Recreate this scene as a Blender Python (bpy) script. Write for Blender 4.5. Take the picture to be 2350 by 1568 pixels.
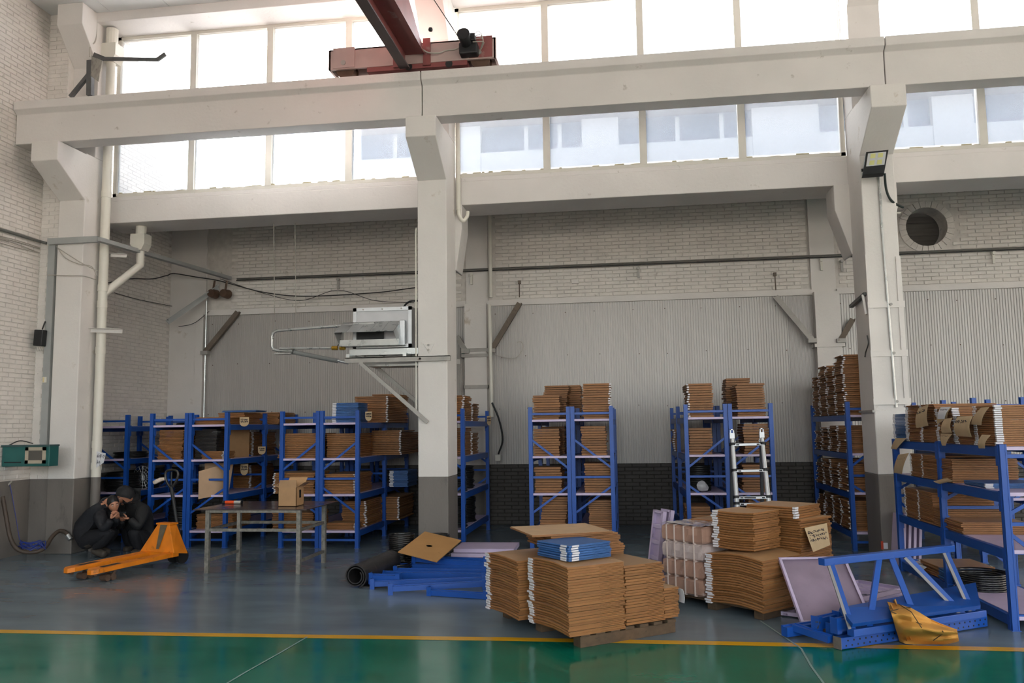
import bpy, bmesh, math, random
from mathutils import Vector, Matrix
random.seed(7)
scene = bpy.context.scene
COL = scene.collection
for o in list(bpy.data.objects):
    bpy.data.objects.remove(o, do_unlink=True)

# ------------------------------------------------------------------ camera
CAM_H = 1.725
FPX = 1902.4                      # focal length in pixels of the 2350 x 1568 frame
YAW, PITCH, ROLL = (math.radians(a) for a in (8.02785, 5.86753, -0.8076))
_f = Vector((-math.sin(YAW) * math.cos(PITCH), math.cos(YAW) * math.cos(PITCH), math.sin(PITCH)))
_r0 = Vector((math.cos(YAW), math.sin(YAW), 0.0))
_u0 = _r0.cross(_f)
_r = math.cos(ROLL) * _r0 + math.sin(ROLL) * _u0
_u = -math.sin(ROLL) * _r0 + math.cos(ROLL) * _u0
cam_data = bpy.data.cameras.new('camera')
cam = bpy.data.objects.new('camera', cam_data)
COL.objects.link(cam)
cam.matrix_world = Matrix(((_r.x, _u.x, -_f.x, 0), (_r.y, _u.y, -_f.y, 0), (_r.z, _u.z, -_f.z, CAM_H), (0, 0, 0, 1)))
cam_data.sensor_fit = 'HORIZONTAL'
cam_data.sensor_width = 36.0
cam_data.lens = FPX / 2350.0 * 36.0
cam_data.clip_start = 0.05
cam_data.clip_end = 300
scene.camera = cam

# ------------------------------------------------------------------ sky, sun, exposure
scene.view_settings.view_transform = 'Standard'
scene.view_settings.look = 'None'
scene.view_settings.gamma = 1.0
scene.view_settings.use_curve_mapping = False
scene.view_settings.exposure = EXPOSURE = 0.6
scene.cycles.max_bounces = 7
scene.cycles.diffuse_bounces = 4
scene.cycles.glossy_bounces = 3
scene.cycles.transparent_max_bounces = 12
scene.cycles.caustics_reflective = False
scene.cycles.caustics_refractive = False
scene.cycles.use_adaptive_sampling = True
scene.cycles.adaptive_threshold = 0.03
SUN_DIR = Vector((-0.513, 0.807, 0.293)).normalized()      # towards the sun
world = bpy.data.worlds.new('sky')
scene.world = world
world.use_nodes = True
_nt = world.node_tree
_nt.nodes.clear()
_out = _nt.nodes.new('ShaderNodeOutputWorld')
_bg = _nt.nodes.new('ShaderNodeBackground')
_sky = _nt.nodes.new('ShaderNodeTexSky')
_sky.sky_type = 'NISHITA'
_sky.sun_disc = False
_sky.sun_elevation = math.asin(SUN_DIR.z)
_sky.sun_rotation = math.atan2(SUN_DIR.x, SUN_DIR.y)
_sky.air_density = 1.0
_sky.dust_density = 3.0
_sky.ozone_density = 1.0
_hs = _nt.nodes.new('ShaderNodeHueSaturation')
_hs.inputs['Saturation'].default_value = 0.3
_bg.inputs['Strength'].default_value = SKY_STRENGTH = 0.8
_nt.links.new(_sky.outputs[0], _hs.inputs['Color'])
_nt.links.new(_hs.outputs[0], _bg.inputs['Color'])
_nt.links.new(_bg.outputs[0], _out.inputs['Surface'])
sun_data = bpy.data.lights.new('sun', 'SUN')
sun_data.energy = 80.0
sun_data.angle = math.radians(0.6)
sun_data.color = (1.0, 0.94, 0.88)
sun = bpy.data.objects.new('sun', sun_data)
COL.objects.link(sun)
sun.rotation_euler = SUN_DIR.to_track_quat('Z', 'Y').to_euler()
sun.location = (-15, 24, 9)

# daylight portals (guide sampling of the sky through the real window openings; they give off no light)
def portal(x0, x1, z0, z1, y, inward):
    d = bpy.data.lights.new('window_portal', 'AREA')
    d.shape = 'RECTANGLE'
    d.size = x1 - x0
    d.size_y = z1 - z0
    d.cycles.is_portal = True
    o = bpy.data.objects.new('window_portal', d)
    COL.objects.link(o)
    o.location = ((x0 + x1) / 2, y, (z0 + z1) / 2)
    o.rotation_euler = (math.radians(90) * (-1 if inward < 0 else 1), 0, 0)
    return o
portal(-7.9, 15.0, 5.35, 8.05, 11.95, -1)
portal(-8.0, 20.0, 0.9, 7.9, -10.05, 1)

# ------------------------------------------------------------------ point on a real plane seen at a pixel of the frame
def P(px, py, X=None, Y=None, Z=None):
    v = (px - 1175.0) / FPX * _r - (py - 784.0) / FPX * _u + _f
    if X is not None: t = X / v.x
    elif Y is not None: t = Y / v.y
    else: t = (Z - CAM_H) / v.z
    return Vector((v.x * t, v.y * t, CAM_H + v.z * t))

# ------------------------------------------------------------------ materials
MAT = {}
def S(r, g, b):
    def c(v):
        v /= 255.0
        return v / 12.92 if v <= 0.04045 else ((v + 0.055) / 1.055) ** 2.4
    return (c(r), c(g), c(b), 1.0)

def mat(name, col, rough=0.6, metal=0.0, var=0.0, scale=6.0, dark=None, dark_amt=0.0, dark_scale=2.0, bump=0.0,
        bump_scale=40.0, spec=0.5, stretch=(1, 1, 1), detail=6.0, coat=0.0, rough_var=0.0, aniso=0.0):
    """principled material: noise drives value variation, worn patches of a second colour and fine relief"""
    if name in MAT: return MAT[name]
    m = bpy.data.materials.new(name)
    m.use_nodes = True
    nt = m.node_tree
    b = nt.nodes['Principled BSDF']
    b.inputs['Roughness'].default_value = rough
    b.inputs['Metallic'].default_value = metal
    b.inputs['Specular IOR Level'].default_value = spec
    b.inputs['Base Color'].default_value = col
    if coat: b.inputs['Coat Weight'].default_value = coat; b.inputs['Coat Roughness'].default_value = 0.1
    tc = nt.nodes.new('ShaderNodeTexCoord')
    mp = nt.nodes.new('ShaderNodeMapping')
    mp.inputs['Scale'].default_value = stretch
    geo = nt.nodes.new('ShaderNodeNewGeometry')
    nt.links.new(geo.outputs['Position'], mp.inputs['Vector'])
    last = None
    if var:
        n = nt.nodes.new('ShaderNodeTexNoise'); n.inputs['Scale'].default_value = scale; n.inputs['Detail'].default_value = detail
        nt.links.new(mp.outputs[0], n.inputs['Vector'])
        mr = nt.nodes.new('ShaderNodeMapRange')
        mr.inputs['From Min'].default_value = 0.3; mr.inputs['From Max'].default_value = 0.7
        mr.inputs['To Min'].default_value = 1 - var; mr.inputs['To Max'].default_value = 1 + var
        nt.links.new(n.outputs['Fac'], mr.inputs['Value'])
        mx = nt.nodes.new('ShaderNodeMix'); mx.data_type = 'RGBA'; mx.blend_type = 'MULTIPLY'
        mx.inputs[0].default_value = 1.0
        mx.inputs[6].default_value = col
        nt.links.new(mr.outputs[0], mx.inputs[7])
        last = mx.outputs[2]
        if rough_var:
            m2 = nt.nodes.new('ShaderNodeMapRange')
            m2.inputs['From Min'].default_value = 0.3; m2.inputs['From Max'].default_value = 0.7
            m2.inputs['To Min'].default_value = max(0.02, rough - rough_var); m2.inputs['To Max'].default_value = rough + rough_var
            nt.links.new(n.outputs['Fac'], m2.inputs['Value'])
            nt.links.new(m2.outputs[0], b.inputs['Roughness'])
    if dark is not None:
        n = nt.nodes.new('ShaderNodeTexNoise'); n.inputs['Scale'].default_value = dark_scale; n.inputs['Detail'].default_value = 9.0
        n.inputs['Roughness'].default_value = 0.65
        nt.links.new(mp.outputs[0], n.inputs['Vector'])
        mr = nt.nodes.new('ShaderNodeMapRange')
        mr.inputs['From Min'].default_value = 0.66 - 0.3 * dark_amt; mr.inputs['From Max'].default_value = 0.80 - 0.3 * dark_amt
        nt.links.new(n.outputs['Fac'], mr.inputs['Value'])
        mx = nt.nodes.new('ShaderNodeMix'); mx.data_type = 'RGBA'
        nt.links.new(mr.outputs[0], mx.inputs[0])
        if last: nt.links.new(last, mx.inputs[6])
        else: mx.inputs[6].default_value = col
        mx.inputs[7].default_value = dark
        last = mx.outputs[2]
    if last: nt.links.new(last, b.inputs['Base Color'])
    if bump:
        n = nt.nodes.new('ShaderNodeTexNoise'); n.inputs['Scale'].default_value = bump_scale; n.inputs['Detail'].default_value = 5.0
        nt.links.new(mp.outputs[0], n.inputs['Vector'])
        bp = nt.nodes.new('ShaderNodeBump'); bp.inputs['Strength'].default_value = bump; bp.inputs['Distance'].default_value = 0.01
        nt.links.new(n.outputs['Fac'], bp.inputs['Height'])
        nt.links.new(bp.outputs[0], b.inputs['Normal'])
    MAT[name] = m
    return m

WHITE = mat('white_paint', S(226, 221, 216), 0.75, var=0.05, scale=1.5, dark=S(176, 160, 138), dark_amt=0.10, dark_scale=3.0, bump=0.25, bump_scale=30)
PAINTBRICK = mat('painted_brick', S(228, 222, 215), 0.8, var=0.06, scale=5, dark=S(150, 138, 124), dark_amt=0.05, dark_scale=6.0, bump=0.5, bump_scale=45)
MORTAR = mat('painted_mortar', S(214, 208, 201), 0.9, var=0.10, scale=9, dark=S(110, 98, 88), dark_amt=0.10, dark_scale=8.0)
DADO = mat('grey_dado_paint', S(118, 112, 106), 0.6, var=0.10, scale=2.5, dark=S(86, 80, 76), dark_amt=0.15, dark_scale=4.0, bump=0.2, stretch=(1, 1, 0.4))
DADOBRICK = mat('grey_painted_brick', S(88, 84, 80), 0.75, var=0.12, scale=6, dark=S(60, 56, 52), dark_amt=0.1, dark_scale=6, bump=0.4)
BEAMW = mat('white_concrete', S(222, 217, 213), 0.8, var=0.05, scale=1.2, dark=S(150, 138, 124), dark_amt=0.04, dark_scale=5.0, bump=0.3, bump_scale=25)
SOFFIT = WHITE
CEIL = mat('ceiling_panel_white', S(224, 226, 226), 0.6, var=0.03, scale=2)
FRAMEW = mat('window_frame_white', S(214, 210, 200), 0.45, var=0.05, scale=4)
CORR = mat('corrugated_galvanised', S(190, 186, 181), 0.40, metal=0.2, var=0.04, scale=2.0, rough_var=0.05, stretch=(5, 5, 0.15))
FLOORG = mat('grey_epoxy_floor', S(112, 128, 138), 0.2, var=0.12, scale=1.6, dark=S(120, 130, 136), dark_amt=0.16, dark_scale=2.6, bump=0.05, bump_scale=5, rough_var=0.06, stretch=(0.7, 1.6, 1))
FLOORN = mat('green_epoxy_floor', S(8, 112, 92), 0.15, var=0.12, scale=1.8, dark=S(30, 124, 100), dark_amt=0.12, dark_scale=3.0, bump=0.04, bump_scale=5, rough_var=0.05, stretch=(0.6, 1.6, 1))
YELLOW = mat('yellow_line_paint', S(226, 168, 30), 0.25, var=0.08, scale=3, dark=S(190, 140, 40), dark_amt=0.05, dark_scale=5)
BLUE = mat('blue_rack_paint', S(26, 82, 170), 0.36, var=0.05, scale=5, spec=0.5)
BLUEDK = mat('blue_beam_paint', S(18, 74, 154), 0.4, var=0.06, scale=4)
LILAC = mat('lilac_shelf_paint', S(206, 190, 218), 0.45, var=0.05, scale=6, dark=S(150, 135, 150), dark_amt=0.08, dark_scale=4)
GALV = mat('galvanised_steel', S(186, 188, 186), 0.32, metal=0.75, var=0.10, scale=8, rough_var=0.1)
ALU = mat('aluminium', S(206, 208, 210), 0.38, metal=0.55, var=0.04, scale=10)
STEELP = mat('old_painted_steel', S(168, 164, 158), 0.55, metal=0.2, var=0.1, scale=8, dark=S(110, 84, 62), dark_amt=0.12, dark_scale=9)
RUSTY = mat('rusty_brown_steel', S(96, 74, 60), 0.7, metal=0.2, var=0.2, scale=10, dark=S(150, 140, 130), dark_amt=0.1, dark_scale=12)
PVC = mat('white_pvc', S(224, 220, 208), 0.4, var=0.04, scale=3)
BLACKP = mat('black_plastic', S(26, 28, 30), 0.5, var=0.1, scale=8)
RUBBER = mat('black_rubber', S(40, 38, 38), 0.55, var=0.2, scale=6, dark=S(86, 78, 72), dark_amt=0.1, dark_scale=5)
CABLE = mat('dark_cable', S(54, 52, 50), 0.6)
CABLEW = mat('pale_cable', S(176, 170, 160), 0.6)
ORANGE = mat('worn_orange_paint', S(226, 128, 20), 0.5, var=0.15, scale=5, dark=S(110, 72, 36), dark_amt=0.2, dark_scale=7)
CRANE = mat('red_oxide_paint', S(138, 78, 76), 0.5, var=0.15, scale=3, dark=S(180, 160, 154), dark_amt=0.14, dark_scale=3.0)
CRANEP = mat('dusty_pink_paint', S(188, 166, 160), 0.55, var=0.1, scale=3, dark=S(150, 96, 90), dark_amt=0.12, dark_scale=3.0)
WOOD = mat('weathered_wood', S(88, 70, 52), 0.8, var=0.25, scale=7, dark=S(60, 46, 34), dark_amt=0.2, dark_scale=9, stretch=(1, 3, 3))
PAPERW = mat('white_paper', S(232, 232, 236), 0.8)
TAPE = mat('white_glued_edge', S(226, 224, 228), 0.7, var=0.05, scale=30)

# ------------------------------------------------------------------ mesh builder
class MB:
    def __init__(s): s.v = []; s.f = []; s.m = []; s.cur = 0
    def mi(s, i): s.cur = i; return s
    def face(s, idx): s.f.append(tuple(idx)); s.m.append(s.cur)
    def add(s, vs, fs):
        b = len(s.v); s.v += [tuple(v) for v in vs]
        for q in fs: s.face([b + i for i in q])
        return b
    def box(s, x0, y0, z0, x1, y1, z1):
        if x0 > x1: x0, x1 = x1, x0
        if y0 > y1: y0, y1 = y1, y0
        if z0 > z1: z0, z1 = z1, z0
        s.add([(x0, y0, z0), (x1, y0, z0), (x1, y1, z0), (x0, y1, z0), (x0, y0, z1), (x1, y0, z1), (x1, y1, z1), (x0, y1, z1)],
              [(0, 3, 2, 1), (4, 5, 6, 7), (0, 1, 5, 4), (1, 2, 6, 5), (2, 3, 7, 6), (3, 0, 4, 7)]); return s
    def mbox(s, mtx, sx, sy, sz):
        vs = [mtx @ Vector((x * sx / 2, y * sy / 2, z * sz / 2)) for z in (-1, 1) for (x, y) in ((-1, -1), (1, -1), (1, 1), (-1, 1))]
        s.add(vs, [(0, 3, 2, 1), (4, 5, 6, 7), (0, 1, 5, 4), (1, 2, 6, 5), (2, 3, 7, 6), (3, 0, 4, 7)]); return s
    def bar(s, a, b, w, h, up=(0, 0, 1)):
        """rectangular bar from a to b; w across, h along up"""
        a = Vector(a); b = Vector(b); d = b - a; L = d.length
        if L < 1e-6: return s
        z = d / L; u = Vector(up)
        x = u.cross(z)
        if x.length < 1e-4: x = Vector((1, 0, 0)).cross(z)
        x.normalize(); y = z.cross(x)
        m = Matrix(((x.x, y.x, z.x, (a.x + b.x) / 2), (x.y, y.y, z.y, (a.y + b.y) / 2), (x.z, y.z, z.z, (a.z + b.z) / 2), (0, 0, 0, 1)))
        return s.mbox(m, w, h, L)
    def angle(s, a, b, w, t, up=(0, 0, 1), flip=1):
        """L profile bar"""
        a = Vector(a); b = Vector(b); z = (b - a).normalized(); u = Vector(up)
        x = u.cross(z)
        if x.length < 1e-4: x = Vector((1, 0, 0)).cross(z)
        x.normalize(); y = z.cross(x)
        s.bar(a + y * (w / 2) * 0, b, w, t, y)
        s.bar(a + x * flip * (w / 2 - t / 2) - y * w / 2, b + x * flip * (w / 2 - t / 2) - y * w / 2, t, w, y); return s
    def prism(s, poly, axis, a, b):
        """polygon (list of 2d points) extruded along axis from a to b. axis x:(y,z) y:(x,z) z:(x,y)"""
        n = len(poly)
        def mk(p, t):
            return {'x': (t, p[0], p[1]), 'y': (p[0], t, p[1]), 'z': (p[0], p[1], t)}[axis]
        vs = [mk(p, a) for p in poly] + [mk(p, b) for p in poly]
        fs = [tuple(range(n))[::-1], tuple(range(n, 2 * n))] + [(i, (i + 1) % n, n + (i + 1) % n, n + i) for i in range(n)]
        s.add(vs, fs); return s
    def tube(s, pts, r, n=8, cap=True):
        pts = [Vector(p) for p in pts]; k = len(pts)
        rs = r if isinstance(r, (list, tuple)) else [r] * k
        rings = []; px = None
        for i, p in enumerate(pts):
            if i == 0: t = pts[1] - p
            elif i == k - 1: t = p - pts[i - 1]
            else: t = (pts[i + 1] - p).normalized() + (p - pts[i - 1]).normalized()
            if t.length < 1e-9: t = Vector((0, 0, 1))
            t.normalize()
            if px is None:
                px = t.orthogonal().normalized()
            else:
                px = px - t * px.dot(t)
                if px.length < 1e-6: px = t.orthogonal()
                px.normalize()
            py = t.cross(px)
            b = len(s.v)
            for j in range(n):
                a = 2 * math.pi * j / n
                s.v.append(tuple(p + (px * math.cos(a) + py * math.sin(a)) * rs[i]))
            rings.append(b)
        for i in range(k - 1):
            A, B = rings[i], rings[i + 1]
            for j in range(n):
                s.face((A + j, A + (j + 1) % n, B + (j + 1) % n, B + j))
        if cap:
            s.face([rings[0] + j for j in range(n)][::-1]); s.face([rings[-1] + j for j in range(n)])
        return s
    def cyl(s, a, b, r, n=12, r2=None): return s.tube([a, b], [r, r if r2 is None else r2], n)
    def torus(s, c, R, r, n=28, m=8, axis=(0, 0, 1)):
        z = Vector(axis).normalized(); x = z.orthogonal().normalized(); y = z.cross(x); c = Vector(c); b = len(s.v)
        for i in range(n):
            a = 2 * math.pi * i / n; d = x * math.cos(a) + y * math.sin(a)
            for j in range(m):
                q = 2 * math.pi * j / m
                s.v.append(tuple(c + d * (R + r * math.cos(q)) + z * r * math.sin(q)))
        for i in range(n):
            for j in range(m):
                s.face((b + i * m + j, b + ((i + 1) % n) * m + j, b + ((i + 1) % n) * m + (j + 1) % m, b + i * m + (j + 1) % m))
        return s
    def lathe(s, prof, c, n=24, axis=(0, 0, 1)):
        z = Vector(axis).normalized(); x = z.orthogonal().normalized(); y = z.cross(x); c = Vector(c); b = len(s.v); k = len(prof)
        for i in range(n):
            a = 2 * math.pi * i / n; d = x * math.cos(a) + y * math.sin(a)
            for (r, h) in prof: s.v.append(tuple(c + d * r + z * h))
        for i in range(n):
            for j in range(k - 1):
                s.face((b + i * k + j, b + ((i + 1) % n) * k + j, b + ((i + 1) % n) * k + j + 1, b + i * k + j + 1))
        return s
    def sheet(s, grid, thick=0.0):
        """grid: rows of points -> surface (optionally thickened downwards along the local normal)"""
        R, C = len(grid), len(grid[0]); b = len(s.v)
        for row in grid:
            for p in row: s.v.append(tuple(p))
        for i in range(R - 1):
            for j in range(C - 1):
                s.face((b + i * C + j, b + i * C + j + 1, b + (i + 1) * C + j + 1, b + (i + 1) * C + j))
        if thick:
            nb = len(s.v)
            for i in range(R):
                for j in range(C):
                    p = Vector(grid[i][j])
                    dx = Vector(grid[i][min(j + 1, C - 1)]) - Vector(grid[i][max(j - 1, 0)])
                    dy = Vector(grid[min(i + 1, R - 1)][j]) - Vector(grid[max(i - 1, 0)][j])
                    n = dx.cross(dy)
                    n = n.normalized() if n.length > 1e-9 else Vector((0, 0, 1))
                    s.v.append(tuple(p - n * thick))
            for i in range(R - 1):
                for j in range(C - 1):
                    s.face((nb + i * C + j, nb + (i + 1) * C + j, nb + (i + 1) * C + j + 1, nb + i * C + j + 1))
            for i in range(R - 1):
                for (j, fl) in ((0, 0), (C - 1, 1)):
                    q = (b + i * C + j, b + (i + 1) * C + j, nb + (i + 1) * C + j, nb + i * C + j)
                    s.face(q if not fl else q[::-1])
            for j in range(C - 1):
                for (i, fl) in ((0, 1), (R - 1, 0)):
                    q = (b + i * C + j, b + i * C + j + 1, nb + i * C + j + 1, nb + i * C + j)
                    s.face(q[::-1] if not fl else q)
        return s
    def mesh(s, name, mats, off=(0, 0, 0), smooth=False):
        me = bpy.data.meshes.new(name)
        me.from_pydata([(v[0] - off[0], v[1] - off[1], v[2] - off[2]) for v in s.v], [], s.f)
        for m in (mats if isinstance(mats, (list, tuple)) else [mats]): me.materials.append(m)
        if any(s.m): me.polygons.foreach_set('material_index', s.m)
        if smooth: me.polygons.foreach_set('use_smooth', [True] * len(s.f))
        me.update()
        return me
    def build(s, name, mats, parent=None, smooth=False, origin=None, bevel=0.0):
        if parent is not None:
            mi = world_of(parent).inverted()
            if origin is None: origin = (0, 0, 0)
            s.v = [tuple(mi @ Vector(v)) for v in s.v]
            me = s.mesh(name, mats, (0, 0, 0), smooth)
            o = bpy.data.objects.new(name, me); COL.objects.link(o); o.parent = parent
        else:
            if origin is None:
                xs = [v[0] for v in s.v]; ys = [v[1] for v in s.v]; zs = [v[2] for v in s.v]
                origin = ((min(xs) + max(xs)) / 2, (min(ys) + max(ys)) / 2, min(zs))
            me = s.mesh(name, mats, origin, smooth)
            o = bpy.data.objects.new(name, me); COL.objects.link(o); o.location = origin
        if bevel:
            md = o.modifiers.new('bevel', 'BEVEL'); md.width = bevel; md.segments = 2; md.limit_method = 'ANGLE'
        if smooth: shade_auto(o)
        return o

def shade_auto(o, deg=40):
    me = o.data
    bm = bmesh.new(); bm.from_mesh(me)
    for e in bm.edges:
        if len(e.link_faces) == 2:
            e.smooth = e.calc_face_angle(0) < math.radians(deg)
    bm.to_mesh(me); bm.free()

def world_of(o):
    m = o.matrix_basis.copy()
    p = o.parent
    while p is not None:
        m = p.matrix_basis @ m; p = p.parent
    return m

def tag(o, label=None, cat=None, group=None, kind=None):
    if label: o['label'] = label
    if cat: o['category'] = cat
    if group: o['group'] = group
    if kind: o['kind'] = kind
    return o

def thing(name, label, cat, loc=(0, 0, 0), rotz=0.0, group=None, rot=None):
    o = bpy.data.objects.new(name, None); COL.objects.link(o)
    o.empty_display_size = 0.1
    o.location = loc; o.rotation_euler = rot if rot else (0, 0, rotz)
    return tag(o, label, cat, group)

def struct(o, label=None): return tag(o, label, None, None, 'structure')

def inst(me, name, parent=None, loc=(0, 0, 0), rot=(0, 0, 0), sc=None):
    o = bpy.data.objects.new(name, me); COL.objects.link(o)
    if parent: o.parent = parent
    o.location = loc; o.rotation_euler = rot
    if sc: o.scale = sc
    return o

def bez(pts, n=12):
    """Catmull-Rom through the points"""
    pts = [Vector(p) for p in pts]; out = []
    q = [2 * pts[0] - pts[1]] + pts + [2 * pts[-1] - pts[-2]]
    for i in range(1, len(q) - 2):
        for k in range(n):
            t = k / n
            out.append(0.5 * ((2 * q[i]) + (q[i + 1] - q[i - 1]) * t + (2 * q[i - 1] - 5 * q[i] + 4 * q[i + 1] - q[i + 2]) * t * t
                              + (-q[i - 1] + 3 * q[i] - 3 * q[i + 1] + q[i + 2]) * t ** 3))
    out.append(pts[-1]); return out

# ================================================================== THE SETTING
XW = -8.72          # left wall
YC = 11.08          # front of the columns
YCB = 11.70         # back of the columns / front of the lintel
YB = 14.78          # back wall of the aisle
YWIN = 11.76        # window plane
ZC = 8.17           # ceiling
XR = 22.0           # right end of the hall
YF = -10.0           # wall behind the camera
ZD = 1.06           # top of the grey dado
COLX = [(-8.39, -7.97), (-2.875, -2.46), (3.06, 3.48), (9.0, 9.42), (15.0, 15.42)]

# ---- floor
fl = MB().box(XW - 0.4, YF - 0.3, -0.2, XR, YB + 0.3, 0.0).build('floor', FLOORG, origin=(0, 0, 0))
struct(fl, 'glossy blue-grey epoxy floor of the storage aisle')
def line_y(x):
    pts = [(-9, 6.80), (-5.57, 6.83), (-3.3, 6.88), (-1.0, 6.945), (0.8, 6.965), (2.9, 6.97), (8, 6.98), (22, 7.0)]
    for (a, b) in zip(pts, pts[1:]):
        if x <= b[0]: return a[1] + (b[1] - a[1]) * (x - a[0]) / (b[0] - a[0])
    return 7.0
xs = [XW + i * (XR - XW) / 60 for i in range(61)]
g = MB(); g.sheet([[(x, 2.6, 0.002) for x in xs], [(x, line_y(x) - 0.11, 0.002) for x in xs]])
g.build('green_lane', FLOORN, fl)
g = MB(); g.sheet([[(x, line_y(x) - 0.115, 0.0035) for x in xs], [(x, line_y(x), 0.0035) for x in xs]])
g.build('yellow_line', YELLOW, fl)

g = MB(); g.sheet([[(x, YF, 0.002) for x in xs], [(x, 2.49, 0.002) for x in xs]]); g.build('bounce_floor_area', mat('bounce_floor_pale', S(186, 180, 172), 0.5, var=0.08, scale=1), fl)  # unseen floor behind the camera, made pale to bounce sunlight up to soffits
g = MB(); g.sheet([[(x, 2.49, 0.0035) for x in xs], [(x, 2.6, 0.0035) for x in xs]]); g.build('yellow_line', YELLOW, fl)
struct(MB().box(-60, -90, -0.5, 70, YF - 0.3, -0.05).build('bounce_yard', mat('bounce_yard_concrete', S(176, 172, 164), 0.9, var=0.08, scale=0.5)), 'unseen pale concrete yard outside, added to bounce light')  # out of view; added as bright ground to throw light through the opposite windows
for pts in (((1745, 1425), (1800, 1462), (1838, 1488), (1862, 1530), (1890, 1568)), ((705, 1462), (640, 1500), (560, 1545), (515, 1572))):
    q_ = [P(x_, y_, Z=0.0045) for x_, y_ in pts]
    g = MB(); g.sheet([[p_ - Vector((0.008, 0, 0)) for p_ in q_], [p_ + Vector((0.008, 0, 0)) for p_ in q_]]); g.build('floor_crack', mat('pale_crack', S(130, 150, 146), 0.5), fl)
# ---- brick fields -------------------------------------------------------------
BL, BH = 0.25, 0.0655
def brick_field(wall, cells, axis, plane, sgn, m, keep):
    """cells: list of (a0,a1,z0,z1) rectangles along the wall (a = X or Y); bricks stand sgn*few mm proud of the plane.
    keep(a,z) -> priority; the best 300 become own parts, the rest one stuff part"""
    rnd = random.Random(5)
    base = []
    for v in range(6):                                   # six brick shapes, sides slightly tapered
        b = MB(); e = 0.004 + 0.002 * v / 5; w, h, dep = BL - 0.008 - 0.003 * (v % 3), BH - 0.0065 - 0.0015 * (v % 2), 0.012
        ww, hh = w / 2, h / 2
        b.add([(-ww, 0, -hh), (ww, 0, -hh), (ww, 0, hh), (-ww, 0, hh), (-ww + e, -dep, -hh + e), (ww - e, -dep, -hh + e), (ww - e, -dep, hh - e), (-ww + e, -dep, hh - e)],
              [(4, 5, 6, 7), (0, 1, 5, 4), (1, 2, 6, 5), (2, 3, 7, 6), (3, 0, 4, 7)])
        base.append(b)
    meshes = [b.mesh('brick', m) for b in base]
    spots = []
    for (a0, a1, z0, z1) in cells:
        nz = int((z1 - z0) / BH)
        for r in range(nz):
            z = z0 + (r + 0.5) * BH
            off = 0.5 * BL * (int(round(z / BH)) % 2)
            a = math.ceil((a0 - off) / BL) * BL + off
            while a + BL <= a1 + 0.001:
                spots.append((a + BL / 2, z)); a += BL
    spots.sort(key=lambda s: -keep(*s))
    rz = {('x', -1): 0.0, ('y', 1): math.pi / 2}[(axis, sgn)]
    stuff = MB()
    for i, (a, z) in enumerate(spots):
        v = rnd.randrange(6); d = rnd.uniform(-0.004, 0.004); tilt = rnd.uniform(-0.006, 0.006)
        loc = Vector((a, plane - sgn * 0 + (d if axis == 'x' else 0), z)) if axis == 'x' else Vector((plane + d, a, z))
        if i < 300:
            inst(meshes[v], 'brick', wall, loc - wall.location, (0, tilt, rz))
        else:
            M = Matrix.Translation(loc) @ Matrix.Rotation(rz, 4, 'Z') @ Matrix.Rotation(tilt, 4, 'Y')
            b = base[v]
            stuff.add([M @ Vector(q) for q in b.v], b.f)
    if stuff.v:
        o = stuff.build('brick_field', m, wall); o['kind'] = 'stuff'

# ---- left wall: dado below, painted brick above
w = MB().box(XW - 0.37, YF, ZD, XW - 0.006, YB + 0.3, ZC + 0.3).build('wall_left', MORTAR, origin=(XW, 10, 0))
struct(w, 'white painted brick wall at the left end of the hall')
brick_field(w, [(6.2, 14.75, ZD + 0.02, ZC - 0.02)], 'y', XW - 0.008, 1, PAINTBRICK,
            lambda y, z: -abs(y - 10.35) * 1.0 - abs(z - 3.2) * 0.45)
MB().box(XW - 0.37, YF, 0, XW + 0.012, YB + 0.3, ZD).build('dado', DADO, w)
# ---- short return wall between the left wall and the first column
w = MB().box(XW - 0.3, 11.155, ZD, -8.385, 11.40, ZC).build('wall_return', PAINTBRICK, origin=(-8.55, 11.2, 0))
struct(w, 'narrow painted brick return beside the left column')
for r in range(int((ZC - ZD) / BH)):
    b = MB(); o_ = 0.09 * (r % 2); z = ZD + r * BH
    for (xa, xb) in ((XW, -8.60 + o_), (-8.592 + o_, -8.392)):
        b.box(xa + 0.001, 11.147 + 0.003 * ((r * 7) % 3 - 1), z + 0.004, xb, 11.16, z + BH - 0.004)
    b.build('brick', PAINTBRICK, w)
MB().box(XW - 0.3, 11.14, 0, -8.385, 11.40, ZD).build('dado', DADO, w)

# ---- back wall of the aisle
RC = (5.105, 5.03, 0.335)     # porthole centre x, z, radius
def holed_wall(mb, y0, y1, xa, xb, za, zb, cx, cz, r, n=40):
    """wall slab with a round hole, built from quads between the circle and the rectangle round it"""
    sq = r * 1.5
    mb.box(xa, y0, za, cx - sq, y1, zb); mb.box(cx + sq, y0, za, xb, y1, zb)
    mb.box(cx - sq, y0, za, cx + sq, y1, cz - sq); mb.box(cx - sq, y0, cz + sq, cx + sq, y1, zb)
    for y in (y0, y1):
        ci = []; so = []
        for i in range(n):
            a = 2 * math.pi * i / n; c, s_ = math.cos(a), math.sin(a); k = sq / max(abs(c), abs(s_))
            ci.append((cx + r * c, y, cz + r * s_)); so.append((cx + k * c, y, cz + k * s_))
        b = len(mb.v); mb.v += ci + so
        for i in range(n):
            j = (i + 1) % n; q = (b + i, b + j, b + n + j, b + n + i)
            mb.face(q if y == y0 else q[::-1])
    b = len(mb.v)
    for y in (y0, y1):
        for i in range(n):
            a = 2 * math.pi * i / n; mb.v.append((cx + r * math.cos(a), y, cz + r * math.sin(a)))
    for i in range(n):
        j = (i + 1) % n; mb.face((b + i, b + n + i, b + n + j, b + j))
mb = MB(); holed_wall(mb, YB, YB + 0.37, XW - 0.37, XR, 3.4, 6.45, *RC)
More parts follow.
